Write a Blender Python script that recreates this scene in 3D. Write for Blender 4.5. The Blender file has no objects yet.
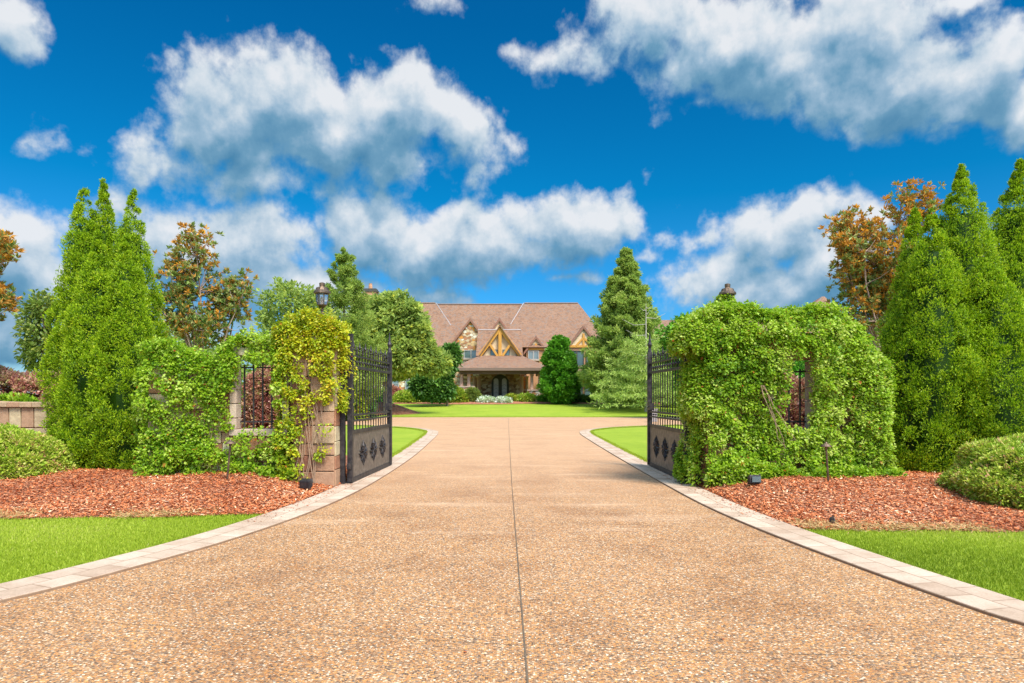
import bpy, math, random
import numpy as np
from mathutils import Vector, Matrix
R = math.radians
F = 683.0; CX = 512.0; HY = 397.0; CH = 1.6

# ------------------------------------------------------------------ camera, sky, sun, exposure
scene = bpy.context.scene
COL = scene.collection
cam = bpy.data.cameras.new("camera"); camo = bpy.data.objects.new("camera", cam); COL.objects.link(camo)
camo.location = (0, 0, CH); camo.rotation_euler = (R(90), 0, 0)
cam.sensor_width = 36; cam.lens = 36 * F / 1024; cam.shift_y = (HY - 341.5) / 1024
cam.clip_end = 5000; cam.clip_start = 0.05
scene.camera = camo
scene.view_settings.view_transform = 'Standard'; scene.view_settings.look = 'None'
scene.view_settings.gamma = 1; scene.view_settings.use_curve_mapping = False
scene.cycles.max_bounces = 6; scene.cycles.diffuse_bounces = 3; scene.cycles.glossy_bounces = 2; scene.cycles.transmission_bounces = 5
scene.view_settings.exposure = 1.5
SUN_EL = R(54); SUN_AZ = R(146)      # azimuth clockwise from +Y (view direction): from the right, slightly behind
sd = Vector((math.sin(SUN_AZ) * math.cos(SUN_EL), math.cos(SUN_AZ) * math.cos(SUN_EL), math.sin(SUN_EL)))
sun = bpy.data.lights.new("sun", 'SUN'); suno = bpy.data.objects.new("sun", sun); COL.objects.link(suno)
sun.energy = 2.1; sun.angle = R(20.0); sun.color = (1.0, 0.95, 0.86)
suno.rotation_euler = sd.to_track_quat('Z', 'Y').to_euler()

class NT:
    """tiny node helper"""
    def __init__(s, tree): s.t = tree
    def n(s, typ, **kw):
        nd = s.t.nodes.new(typ)
        for k, v in kw.items(): setattr(nd, k, v)
        return nd
    def val(s, sock, v):
        if isinstance(v, bpy.types.NodeSocket): s.t.links.new(v, sock)
        else: sock.default_value = v
    def m(s, op, a, b=0.0, c=None, clamp=False):
        nd = s.n('ShaderNodeMath', operation=op, use_clamp=clamp)
        s.val(nd.inputs[0], a); s.val(nd.inputs[1], b)
        if c is not None: s.val(nd.inputs[2], c)
        return nd.outputs[0]
    def vm(s, op, a, b=(0, 0, 0)):
        nd = s.n('ShaderNodeVectorMath', operation=op)
        s.val(nd.inputs[0], a); s.val(nd.inputs[1], b)
        return nd.outputs['Value'] if op in ('LENGTH', 'DOT_PRODUCT') else nd.outputs[0]
    def smooth(s, x, a, b, lo=0.0, hi=1.0):
        nd = s.n('ShaderNodeMapRange', interpolation_type='SMOOTHSTEP')
        s.val(nd.inputs[0], x); nd.inputs[1].default_value = a; nd.inputs[2].default_value = b
        nd.inputs[3].default_value = lo; nd.inputs[4].default_value = hi
        return nd.outputs[0]
    dim = '3D'
    def noise(s, vec, scale, detail=4, rough=.55, out='Fac', lac=2.0, dist=0.0):
        nd = s.n('ShaderNodeTexNoise', noise_dimensions=s.dim); s.val(nd.inputs['Vector'], vec)
        nd.inputs['Scale'].default_value = scale; nd.inputs['Detail'].default_value = detail
        nd.inputs['Roughness'].default_value = rough; nd.inputs['Lacunarity'].default_value = lac
        nd.inputs['Distortion'].default_value = dist
        return nd.outputs[out]
    def mix(s, f, a, b, mode='MIX'):
        nd = s.n('ShaderNodeMix', data_type='RGBA', blend_type=mode)
        s.val(nd.inputs[0], f); s.val(nd.inputs[6], a); s.val(nd.inputs[7], b)
        return nd.outputs[2]
    def ramp(s, f, stops, interp='LINEAR'):
        nd = s.n('ShaderNodeValToRGB'); nd.color_ramp.interpolation = interp
        el = nd.color_ramp.elements
        while len(el) < len(stops): el.new(0.5)
        for e, (p, c) in zip(el, stops): e.position = p; e.color = (*c, 1) if len(c) == 3 else c
        s.val(nd.inputs[0], f); return nd.outputs[0]

# clouds: (px, py, rx, ry) of the cumulus lobes, turned into sky azimuth and elevation
CLOUDS = [(190,88,54,34),(275,105,95,52),(395,112,78,48),(450,128,50,36),(330,140,130,42),(230,115,85,55),(380,165,110,25),(500,148,16,10),(260,178,130,24),
 (14,22,30,34),(60,142,36,17),(545,56,28,17),(440,0,24,9),
 (40,225,70,32),(30,270,90,55),(180,225,80,30),(215,255,130,46),(290,235,80,34),(385,235,66,42),(450,250,110,46),(575,225,78,40),(510,250,80,34),(620,228,36,24),(300,290,190,30),(430,296,100,20),(690,240,34,18),
 (650,28,75,36),(740,40,110,50),(840,30,90,44),(800,70,110,42),(900,88,118,44),(985,70,60,52),(712,104,44,13),(940,0,60,14),(1010,120,34,36),(880,118,80,22),(975,30,10,5),(640,262,34,8),(560,282,30,7),
 (795,215,42,34),(770,240,66,40),(720,275,62,30),(840,262,60,60),(790,290,120,36),(905,290,60,40),(980,265,50,40),(0,325,90,50),(150,325,160,36),(350,312,140,26)]
def sky_ae(px, py):
    az = math.atan((px - CX) / F); return az, math.atan((HY - py) / F * math.cos(az))

world = bpy.data.worlds.new("World"); scene.world = world; world.use_nodes = True
wt = world.node_tree; wt.nodes.clear()
OFFS = (-2.3, 5.1, 0)      # which patch of the cloud noise lies over the view
grp = bpy.data.node_groups.new("cloud_field", 'ShaderNodeTree')
grp.interface.new_socket("P", in_out='INPUT', socket_type='NodeSocketVector')
grp.interface.new_socket("F", in_out='OUTPUT', socket_type='NodeSocketFloat')
g = NT(grp); g.dim = '2D'; gi = g.n('NodeGroupInput'); go = g.n('NodeGroupOutput')
P = gi.outputs[0]; PN = g.vm('ADD', P, OFFS)
w1 = g.vm('MULTIPLY', g.vm('SUBTRACT', g.noise(PN, 7, 2, .5, 'Color'), (.5, .5, .5)), (.08, .055, 0))
Pw = g.vm('ADD', P, w1)
w2 = g.vm('MULTIPLY', g.vm('SUBTRACT', g.noise(PN, 40, 3, .6, 'Color'), (.5, .5, .5)), (.03, .025, 0))
acc = None
for (px, py, rx, ry) in CLOUDS:
    az, el = sky_ae(px, py); c = math.cos(az)
    sx = rx / F * c * c * 1.06; sy = ry / F * c * 1.06
    d = g.vm('LENGTH', g.vm('MULTIPLY', g.vm('SUBTRACT', Pw, (az, el, 0)), (1 / sx, 1 / sy, 0)))
    f = g.m('SUBTRACT', 1.0, d)
    f = g.m('MULTIPLY', f, min(1.6, max(.5, ry / 30.0)))
    acc = f if acc is None else g.m('SMOOTH_MAX', acc, f, .25)
sepg = g.n('ShaderNodeSeparateXYZ'); g.val(sepg.inputs[0], P)
far = g.m('MAXIMUM', g.smooth(g.m('ABSOLUTE', sepg.outputs[0]), .72, .95), g.smooth(sepg.outputs[1], .6, .8))
gen = g.m('MULTIPLY', g.m('SUBTRACT', g.noise(P, 3.0, 3, .5), .44), 6.0)
acc = g.m('MAXIMUM', acc, g.m('ADD', gen, g.m('MULTIPLY', g.m('SUBTRACT', far, 1.0), 5.0)))
def puff(vec, sc, amp):
    v_ = g.n('ShaderNodeTexVoronoi', feature='SMOOTH_F1', voronoi_dimensions='2D'); g.val(v_.inputs['Vector'], vec); v_.inputs['Scale'].default_value = sc
    v_.inputs['Smoothness'].default_value = .35; v_.normalize = True; v_.inputs['Detail'].default_value = 1.0; v_.inputs['Roughness'].default_value = .55; v_.inputs['Lacunarity'].default_value = 2.3
    return g.m('MULTIPLY', g.m('SUBTRACT', .24, v_.outputs['Distance']), amp)
n1 = g.m('ADD', g.m('MULTIPLY', g.m('SUBTRACT', g.noise(PN, 13, 8, .52), .5), 1.45), puff(g.vm('ADD', g.vm('ADD', Pw, w2), OFFS), 15, 1.35))
n2 = g.m('MULTIPLY', g.m('SUBTRACT', g.noise(PN, 55, 5, .62), .5), .5)
g.val(go.inputs[0], g.m('ADD', acc, g.m('ADD', n1, n2)))
w = NT(wt); w.dim = '2D'
tc = w.n('ShaderNodeTexCoord'); sep = w.n('ShaderNodeSeparateXYZ'); w.val(sep.inputs[0], tc.outputs['Generated'])
az = w.m('ARCTAN2', sep.outputs[0], sep.outputs[1]); el = w.m('ARCSINE', sep.outputs[2])
comb = w.n('ShaderNodeCombineXYZ'); w.val(comb.inputs[0], az); w.val(comb.inputs[1], el)
def field(off):
    nd = w.n('ShaderNodeGroup'); nd.node_tree = grp
    w.val(nd.inputs[0], w.vm('ADD', comb.outputs[0], off)); return nd.outputs[0]
f0 = field((0, 0, 0)); f1 = field((.004, .022, 0)); f2 = field((.01, .055, 0))
alpha = w.smooth(f0, -.18, .55)
edge = w.m('SUBTRACT', f0, f1); thick = w.smooth(f2, -.3, 1.5)
lum = w.m('ADD', w.m('MULTIPLY', edge, .36), w.m('SUBTRACT', .78, w.m('MULTIPLY', thick, .46)))
lum = w.m('ADD', lum, w.m('MULTIPLY', w.m('SUBTRACT', w.noise(comb.outputs[0], 9, 5, .6), .5), .30))
low = w.smooth(el, .04, .26)
ccol = w.ramp(lum, [(0.0, (.08, .26, .45)), (.32, (.17, .37, .55)), (.60, (.38, .55, .71)), (.85, (.70, .79, .87)), (1.0, (.88, .91, .95))])
sky = w.n('ShaderNodeTexSky', sky_type='NISHITA'); sky.sun_disc = False
sky.sun_elevation = SUN_EL; sky.sun_rotation = SUN_AZ; sky.air_density = 1.0; sky.dust_density = .3; sky.ozone_density = 3.0
skyc = w.vm('MULTIPLY', sky.outputs[0], (.045, .072, .098))
deep = w.ramp(el, [(0.0, (.50, .42, .42)), (.06, (.36, .44, .46)), (.14, (.14, .45, .53)), (.28, (.012, .42, .46)), (.5, (.005, .36, .43)), (1.0, (.05, .32, .45))])
skyc = w.vm('MULTIPLY', skyc, deep)
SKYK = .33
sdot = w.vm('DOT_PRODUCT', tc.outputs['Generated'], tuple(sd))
glow = w.m('MULTIPLY', w.smooth(sdot, .10, .95, 1.0, 5.0), SKYK)      # unseen clouds round the sun, behind the camera, brightened to add soft fill light
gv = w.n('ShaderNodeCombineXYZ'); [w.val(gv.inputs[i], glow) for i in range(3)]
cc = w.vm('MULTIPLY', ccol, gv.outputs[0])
aa = w.m('MULTIPLY', alpha, w.smooth(el, -.02, .02))
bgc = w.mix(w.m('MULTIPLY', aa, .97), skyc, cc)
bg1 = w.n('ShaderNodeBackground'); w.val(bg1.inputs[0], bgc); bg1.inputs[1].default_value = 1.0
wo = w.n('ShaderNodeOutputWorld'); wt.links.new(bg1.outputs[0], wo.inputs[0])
world.cycles.sampling_method = 'MANUAL'; world.cycles.sample_map_resolution = 512

# ------------------------------------------------------------------ tagging and mesh helpers
def tag(o, label=None, cat=None, group=None, kind=None):
    if label: o['label'] = label
    if cat: o['category'] = cat
    if group: o['group'] = group
    if kind: o['kind'] = kind
    return o
def empty(name, loc, label, cat, group=None, rz=0):
    o = bpy.data.objects.new(name, None); COL.objects.link(o); o.location = loc; o.rotation_euler = (0, 0, rz)
    o.empty_display_size = .2
    return tag(o, label, cat, group)
def copy_tree(o, parent=None):
    c = o.copy(); COL.objects.link(c); c.parent = parent
    for ch in list(o.children): copy_tree(ch, c)
    return c
def link(name, me, mat, parent=None, loc=(0, 0, 0)):
    o = bpy.data.objects.new(name, me); COL.objects.link(o); o.location = loc
    if mat: me.materials.append(mat)
    if parent: o.parent = parent
    return o
def npmesh(name, V, Q, mat, parent=None, val=None, loc=(0, 0, 0), smooth=False, uv=None):
    """V (N,3), Q (M,k) faces all with k corners; val (M,) face attribute"""
    V = np.asarray(V, np.float32); Q = np.asarray(Q, np.int32); k = Q.shape[1]
    me = bpy.data.meshes.new(name)
    me.vertices.add(len(V)); me.vertices.foreach_set('co', V.ravel())
    me.loops.add(Q.size); me.loops.foreach_set('vertex_index', Q.ravel())
    me.polygons.add(len(Q)); me.polygons.foreach_set('loop_start', np.arange(0, Q.size, k, dtype=np.int32))
    me.polygons.foreach_set('use_smooth', np.full(len(Q), bool(smooth)))
    me.update(calc_edges=True)
    if val is not None:
        a = me.attributes.new('v', 'FLOAT', 'FACE'); a.data.foreach_set('value', np.asarray(val, np.float32))
    if uv is not None:
        u = me.uv_layers.new(name='UVMap'); u.data.foreach_set('uv', np.asarray(uv, np.float32)[Q.ravel()].ravel())
    return link(name, me, mat, parent, loc)

class MB:
    def __init__(s): s.v = []; s.f = []; s.val = []; s.cur = .5
    def face(s, pts):
        b = len(s.v); s.v += [tuple(p) for p in pts]; s.f.append(tuple(range(b, b + len(pts)))); s.val.append(s.cur)
    def box(s, a, b, jit=0.0, rnd=None):
        x0, y0, z0 = a; x1, y1, z1 = b
        p = [(x0,y0,z0),(x1,y0,z0),(x1,y1,z0),(x0,y1,z0),(x0,y0,z1),(x1,y0,z1),(x1,y1,z1),(x0,y1,z1)]
        if jit: p = [tuple(c + rnd.uniform(-jit, jit) for c in q) for q in p]
        base = len(s.v); s.v += p
        for q in ((0,3,2,1),(4,5,6,7),(0,1,5,4),(1,2,6,5),(2,3,7,6),(3,0,4,7)):
            s.f.append(tuple(base + i for i in q)); s.val.append(s.cur)
    def hexa(s, p):
        base = len(s.v); s.v += [tuple(q) for q in p]
        for q in ((0,3,2,1),(4,5,6,7),(0,1,5,4),(1,2,6,5),(2,3,7,6),(3,0,4,7)):
            s.f.append(tuple(base + i for i in q)); s.val.append(s.cur)
    def tube(s, pts, rad, n=6, cap=True):
        pts = [Vector(p) for p in pts]
        if not hasattr(rad, '__len__'): rad = [rad] * len(pts)
        rings = []
        for i, p in enumerate(pts):
            d = (pts[min(i + 1, len(pts) - 1)] - pts[max(i - 1, 0)])
            d = d.normalized() if d.length > 1e-9 else Vector((0, 0, 1))
            up = Vector((0, 0, 1)) if abs(d.z) < .9 else Vector((1, 0, 0))
            a = d.cross(up).normalized(); b = d.cross(a)
            base = len(s.v)
            for k in range(n):
                t = 2 * math.pi * k / n
                s.v.append(tuple(p + (a * math.cos(t) + b * math.sin(t)) * rad[i]))
            rings.append(base)
        for i in range(len(rings) - 1):
            for k in range(n):
                k2 = (k + 1) % n
                s.f.append((rings[i] + k, rings[i] + k2, rings[i + 1] + k2, rings[i + 1] + k)); s.val.append(s.cur)
        if cap:
            s.f.append(tuple(rings[0] + k for k in reversed(range(n)))); s.val.append(s.cur)
            s.f.append(tuple(rings[-1] + k for k in range(n))); s.val.append(s.cur)
    def lathe(s, prof, n=12, c=(0, 0, 0)):
        base = len(s.v)
        for r, z in prof:
            for k in range(n):
                t = 2 * math.pi * k / n
                s.v.append((c[0] + r * math.cos(t), c[1] + r * math.sin(t), c[2] + z))
        for i in range(len(prof) - 1):
            for k in range(n):
                k2 = (k + 1) % n
                s.f.append((base + i*n + k, base + i*n + k2, base + (i+1)*n + k2, base + (i+1)*n + k)); s.val.append(s.cur)
        s.f.append(tuple(base + k for k in reversed(range(n)))); s.val.append(s.cur)
        s.f.append(tuple(base + (len(prof)-1)*n + k for k in range(n))); s.val.append(s.cur)
    def prism(s, prof, axis_from, axis_to, plane='xz'):
        """profile in xz, extruded along y"""
        a = [(x, axis_from, z) for x, z in prof]; b = [(x, axis_to, z) for x, z in prof]
        n = len(prof); base = len(s.v); s.v += a + b
        s.f.append(tuple(base + i for i in range(n))); s.val.append(s.cur)
        s.f.append(tuple(base + n + i for i in reversed(range(n)))); s.val.append(s.cur)
        for i in range(n):
            j = (i + 1) % n
            s.f.append((base + j, base + i, base + n + i, base + n + j)); s.val.append(s.cur)
    def build(s, name, mat, parent=None, loc=(0, 0, 0), bevel=0.0, smooth=False):
        me = bpy.data.meshes.new(name); me.from_pydata(s.v, [], s.f); me.update()
        a = me.attributes.new('v', 'FLOAT', 'FACE'); a.data.foreach_set('value', np.asarray(s.val, np.float32))
        me.polygons.foreach_set('use_smooth', np.full(len(me.polygons), bool(smooth)))
        o = link(name, me, mat, parent, loc)
        if bevel:
            bm = o.modifiers.new('bevel', 'BEVEL'); bm.width = bevel; bm.segments = 2; bm.limit_method = 'ANGLE'
        return o

# ------------------------------------------------------------------ materials
def newmat(name):
    m = bpy.data.materials.new(name); m.use_nodes = True; m.node_tree.nodes.clear()
    return m, NT(m.node_tree)
def finish(m, t, col, rough=.7, metal=0.0, bump=None, bstr=.3, bdist=.02, spec=.3, trans=None, translucent=0.0, alpha=None):
    b = t.n('ShaderNodeBsdfPrincipled'); t.val(b.inputs['Base Color'], col); t.val(b.inputs['Roughness'], rough)
    t.val(b.inputs['Metallic'], metal); b.inputs['Specular IOR Level'].default_value = spec
    if trans is not None: b.inputs['Transmission Weight'].default_value = trans
    if alpha is not None: b.inputs['Alpha'].default_value = alpha
    if bump is not None:
        bn = t.n('ShaderNodeBump'); t.val(bn.inputs['Height'], bump); bn.inputs['Strength'].default_value = bstr
        bn.inputs['Distance'].default_value = bdist; t.val(b.inputs['Normal'], bn.outputs[0])
    out = b.outputs[0]
    if translucent:
        tr = t.n('ShaderNodeBsdfTranslucent'); t.val(tr.inputs[0], col)
        ms = t.n('ShaderNodeMixShader'); ms.inputs[0].default_value = translucent
        t.t.links.new(out, ms.inputs[1]); t.t.links.new(tr.outputs[0], ms.inputs[2]); out = ms.outputs[0]
    o = t.n('ShaderNodeOutputMaterial'); t.t.links.new(out, o.inputs[0])
    return m
def objco(t): return t.n('ShaderNodeTexCoord').outputs['Object']
def attr(t, n='v'):
    a = t.n('ShaderNodeAttribute'); a.attribute_name = n; return a.outputs['Fac']
def leafmat(name, stops, translucent=.35, rough=.45, spec=.3):
    m, t = newmat(name); return finish(m, t, t.ramp(attr(t), stops), rough, spec=spec, translucent=translucent)
def barkmat(name, c1, c2):
    m, t = newmat(name); n = t.noise(objco(t), 14, 5, .7)
    return finish(m, t, t.mix(n, (*c1, 1), (*c2, 1)), .9, bump=n, bstr=.6)
def metal(name, c, rough=.5, c2=None, met=.6):
    m, t = newmat(name); n = t.noise(objco(t), 9, 5, .65)
    return finish(m, t, t.mix(t.smooth(n, .4, .7), (*c, 1), (*(c2 or tuple(x * 1.8 for x in c)), 1)), rough, met, bump=n, bstr=.15)

M = {}
M['arb'] = leafmat('arborvitae_foliage', [(0, (.04, .10, .004)), (.3, (.16, .30, .008)), (.65, (.36, .52, .012)), (.93, (.58, .70, .03)), (.97, (.50, .50, .03)), (1, (.26, .19, .03))], .45)
M['ivy'] = leafmat('ivy_leaves', [(0, (.09, .20, .01)), (.30, (.22, .40, .015)), (.7, (.42, .58, .03)), (.93, (.64, .74, .18)), (.965, (.45, .42, .04)), (.985, (.55, .17, .03)), (1, (.40, .06, .03))], .45, .45, .3)
M['ivy_yellow'] = leafmat('yellow_ivy_leaves', [(0, (.16, .28, .01)), (.35, (.34, .46, .015)), (.75, (.55, .53, .014)), (.93, (.66, .58, .03)), (.97, (.6, .28, .03)), (1, (.42, .12, .03))], .35, .42, .4)
M['oak'] = leafmat('oak_leaves', [(0, (.13, .21, .04)), (.5, (.36, .47, .10)), (.85, (.58, .63, .12)), (1, (.74, .68, .08))], .5)
M['green'] = leafmat('green_leaves', [(0, (.04, .15, .01)), (.5, (.11, .32, .018)), (1, (.24, .48, .04))], .3)
M['dark'] = leafmat('dark_leaves', [(0, (.03, .09, .015)), (.5, (.09, .20, .03)), (1, (.19, .33, .05))], .2)
M['conifer'] = leafmat('conifer_needles', [(0, (.16, .25, .05)), (.5, (.38, .50, .09)), (1, (.62, .68, .18))], .5, .6)
M['pale'] = leafmat('pale_needles', [(0, (.20, .32, .05)), (.5, (.40, .52, .10)), (1, (.58, .64, .20))], .3, .6)
M['palegreen'] = leafmat('pale_leaves', [(0, (.11, .17, .03)), (.5, (.22, .30, .05)), (1, (.42, .38, .07))], .35)
M['magnolia'] = leafmat('magnolia_leaves', [(0, (.09, .17, .03)), (.3, (.22, .31, .06)), (.52, (.36, .40, .12)), (.60, (.46, .24, .05)), (.8, (.64, .28, .04)), (1, (.86, .46, .05))], .25, .5, .25)
M['redleaf'] = leafmat('red_leaves', [(0, (.22, .06, .05)), (.4, (.48, .16, .13)), (.7, (.60, .34, .20)), (.8, (.36, .36, .08)), (1, (.75, .42, .36))], .3)
M['boxwood'] = leafmat('shrub_leaves', [(0, (.08, .19, .01)), (.4, (.32, .47, .03)), (.75, (.56, .62, .08)), (.92, (.68, .56, .20)), (1, (.66, .34, .18))], .3)
M['boxyellow'] = leafmat('yellow_shrub_leaves', [(0, (.10, .20, .01)), (.5, (.28, .38, .02)), (.85, (.52, .50, .06)), (1, (.55, .28, .08))], .3)
M['white_flower'] = leafmat('white_blossom', [(0, (.22, .36, .08)), (.45, (.55, .65, .35)), (.6, (.85, .88, .75)), (1, (.9, .9, .85))], .3)
M['bark'] = barkmat('bark', (.16, .10, .07), (.32, .24, .18))
M['palebark'] = barkmat('pale_bark', (.32, .28, .22), (.5, .45, .38))
M['pinkbark'] = barkmat('rosy_bark', (.28, .17, .12), (.48, .34, .26))
M['vine'] = barkmat('vine_stem', (.22, .13, .08), (.42, .28, .18))
M['iron'] = metal('wrought_iron', (.035, .030, .032), .5, (.085, .072, .068), .4)
M['panel'] = metal('gate_panel_metal', (.14, .115, .095), .5, (.24, .20, .165), .4)
M['bronze'] = metal('aged_bronze', (.10, .07, .05), .45, (.26, .17, .11))
M['lead'] = metal('pale_flashing', (.38, .33, .32), .5, (.48, .42, .41), .1)

# rubble stone by face value
def stone_attr(name, stops, sc=9):
    m, t = newmat(name); n = t.noise(objco(t), sc, 6, .65)
    c = t.ramp(attr(t), stops)
    c = t.mix(.45, c, t.ramp(n, [(.3, (.35, .33, .3)), (.7, (1, 1, 1))]), 'MULTIPLY')
    return finish(m, t, c, .85, bump=n, bstr=.6, bdist=.03)
M['pillar_stone'] = stone_attr('pillar_stone', [(0, (.24, .10, .06)), (.35, (.42, .20, .11)), (.55, (.46, .28, .17)), (.7, (.58, .46, .28)), (1, (.72, .60, .38))])
M['mortar'] = stone_attr('mortar', [(0, (.30, .25, .19)), (1, (.36, .3, .23))])
M['limestone'] = stone_attr('cap_stone', [(0, (.48, .34, .25)), (1, (.64, .50, .38))])
# masonry for the house: voronoi rubble
def rubble(name, stops, scale=2.4):
    m, t = newmat(name); co = t.vm('MULTIPLY', objco(t), (1, 1, 1.5))
    co = t.vm('ADD', co, t.vm('MULTIPLY', t.noise(co, 3, 2, .5, 'Color'), (.25, .25, .25)))
    v = t.n('ShaderNodeTexVoronoi'); t.val(v.inputs['Vector'], co); v.inputs['Scale'].default_value = scale
    e = t.n('ShaderNodeTexVoronoi', feature='DISTANCE_TO_EDGE'); t.val(e.inputs['Vector'], co); e.inputs['Scale'].default_value = scale
    s = t.n('ShaderNodeSeparateColor'); t.val(s.inputs[0], v.outputs['Color'])
    c = t.ramp(s.outputs[0], stops, 'CONSTANT')
    mo = t.smooth(e.outputs[0], .02, .07)
    c = t.mix(mo, (.34, .24, .17, 1), c)
    return finish(m, t, c, .9, bump=mo, bstr=.6, bdist=.05)
M['rubble'] = rubble('house_stone', [(0, (.36, .17, .07)), (.2, (.66, .27, .05)), (.38, (.60, .46, .28)), (.55, (.74, .66, .50)), (.72, (.44, .20, .10)), (.86, (.62, .42, .2))])
M['dark_rubble'] = rubble('entry_stone', [(0, (.28, .14, .08)), (.3, (.50, .32, .18)), (.6, (.64, .50, .36)), (.85, (.38, .20, .12))], 2.2)
def shingles():
    m, t = newmat('roof_shingle'); uv = t.n('ShaderNodeTexCoord').outputs['UV']
    b = t.n('ShaderNodeTexBrick'); t.val(b.inputs['Vector'], uv)
    b.inputs['Scale'].default_value = 1; b.inputs['Brick Width'].default_value = .30; b.inputs['Row Height'].default_value = .20
    b.inputs['Mortar Size'].default_value = .03; b.inputs['Mortar Smooth'].default_value = .3
    b.inputs['Color1'].default_value = (0, 0, 0, 1); b.inputs['Color2'].default_value = (1, 1, 1, 1); b.inputs['Mortar'].default_value = (.1, .1, .1, 1)
    n = t.noise(uv, 1.3, 5, .7); n2 = t.noise(uv, .25, 3, .6)
    n4 = t.noise(uv, 5, 3, .7)
    f = t.m('ADD', t.m('MULTIPLY', b.outputs[0], .30), t.m('ADD', t.m('MULTIPLY', n, .45), t.m('MULTIPLY', n4, .55)))
    c = t.ramp(f, [(.25, (.085, .06, .05)), (.42, (.15, .092, .066)), (.55, (.25, .128, .076)), (.68, (.32, .18, .11)), (.82, (.17, .15, .135))])
    c = t.mix(.35, c, t.ramp(n2, [(.3, (.72, .70, .70)), (.7, (1, 1, 1))]), 'MULTIPLY')
    return finish(m, t, c, .85, bump=b.outputs['Fac'], bstr=-.4, bdist=.05)
M['shingle'] = shingles()
def plainmat(name, c1, c2, scale=4, rough=.8, bstr=.2, stretch=(1, 1, 1)):
    m, t = newmat(name); n = t.noise(t.vm('MULTIPLY', objco(t), stretch), scale, 5, .65)
    return finish(m, t, t.mix(n, (*c1, 1), (*c2, 1)), rough, bump=n, bstr=bstr)
M['timber'] = plainmat('orange_timber', (.50, .21, .035), (.68, .36, .08), 5, stretch=(1, 1, .3))
M['barge'] = plainmat('brown_barge_board', (.22, .10, .07), (.34, .17, .11), 4)
M['stucco'] = plainmat('stucco', (.62, .44, .26), (.74, .58, .38), 3)
M['colstone'] = plainmat('pink_sandstone_column', (.52, .29, .19), (.70, .44, .32), 2.5)
M['fascia'] = plainmat('brown_fascia', (.16, .10, .08), (.25, .17, .12), 3)
M['brick'] = plainmat('red_brick', (.38, .17, .09), (.60, .33, .18), 8)
M['frame'] = plainmat('window_frame_paint', (.05, .05, .045), (.10, .09, .08), 3)
M['mullion'] = plainmat('grey_mullion_paint', (.30, .29, .27), (.42, .40, .37), 3)
m, t = newmat('window_glass'); M['glass'] = finish(m, t, t.mix(t.noise(objco(t), .5, 2), (.04, .07, .07, 1), (.16, .24, .26, 1)), .05, spec=1.0)
m, t = newmat('leaded_door_glass'); M['doorglass'] = finish(m, t, t.mix(t.noise(objco(t), 5, 3), (.20, .20, .20, 1), (.62, .58, .55, 1)), .3, spec=.6)
m, t = newmat('lantern_glass'); M['lampglass'] = finish(m, t, (.9, .93, .95, 1), .08, spec=.5, trans=.9)
M['darkstuff'] = plainmat('dark_interior', (.02, .018, .015), (.05, .04, .035), 2)

# grass ground
m, t = newmat('lawn'); co = t.n('ShaderNodeNewGeometry').outputs['Position']
n = t.noise(co, 2.2, 6, .7); n2 = t.noise(co, .35, 3, .6); n3 = t.noise(co, 60, 3, .7)
f = t.m('ADD', t.m('MULTIPLY', n, .4), t.m('ADD', t.m('MULTIPLY', n2, .4), t.m('MULTIPLY', n3, .3)))
M['lawn'] = finish(m, t, t.ramp(f, [(.3, (.15, .23, .012)), (.55, (.26, .34, .018)), (.8, (.38, .41, .045))]), .85, bump=n3, bstr=.6, bdist=.03)
M['blade'] = leafmat('grass_blades', [(0, (.20, .28, .012)), (.5, (.39, .48, .03)), (.85, (.56, .60, .09)), (1, (.60, .52, .18))], .4, .6)
# exposed aggregate
m, t = newmat('exposed_aggregate'); co = t.n('ShaderNodeNewGeometry').outputs['Position']
co2 = t.vm('ADD', co, t.vm('MULTIPLY', t.noise(co, 50, 2, .5, 'Color'), (.010, .010, 0)))
v = t.n('ShaderNodeTexVoronoi'); t.val(v.inputs['Vector'], co2); v.inputs['Scale'].default_value = 74; v.inputs['Randomness'].default_value = 1
s = t.n('ShaderNodeSeparateColor'); t.val(s.inputs[0], v.outputs['Color'])
c = t.ramp(s.outputs[0], [(0, (.12, .075, .05)), (.15, (.25, .12, .055)), (.30, (.48, .205, .07)), (.54, (.63, .29, .085)), (.70, (.53, .30, .15)), (.83, (.68, .44, .26)), (.93, (.82, .66, .48)), (.97, (.24, .19, .15))], 'CONSTANT')
mo = t.smooth(v.outputs['Distance'], .45, .75)
c = t.mix(mo, c, (.30, .18, .10, 1))
big = t.noise(t.vm('MULTIPLY', co, (1, .8, 1)), .75, 6, .65); str_ = t.noise(t.vm('MULTIPLY', co, (.45, 2.2, 1)), .7, 5, .6)
sp = t.n('ShaderNodeSeparateXYZ'); t.val(sp.inputs[0], co)
yy = t.smooth(sp.outputs[1], 7, 20)
c = t.mix(t.smooth(big, .44, .70), c, t.mix(1.0, c, (.76, .70, .66, 1), 'MULTIPLY'))
c = t.mix(t.m('MULTIPLY', t.smooth(str_, .50, .80), t.m('MULTIPLY', t.smooth(sp.outputs[1], 5, 9), .45)), c, (.76, .51, .33, 1))
c = t.mix(t.m('MULTIPLY', yy, .40), c, (.66, .40, .235, 1))
M['aggregate'] = finish(m, t, c, .75, bump=t.m('MULTIPLY', v.outputs['Distance'], -1), bstr=.5, bdist=.006)
m, t = newmat('pavers'); uv = t.n('ShaderNodeTexCoord').outputs['UV']
b = t.n('ShaderNodeTexBrick'); t.val(b.inputs['Vector'], uv)
b.inputs['Scale'].default_value = 1; b.inputs['Brick Width'].default_value = .36; b.inputs['Row Height'].default_value = .262
b.inputs['Mortar Size'].default_value = .007; b.inputs['Mortar Smooth'].default_value = .4
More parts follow.
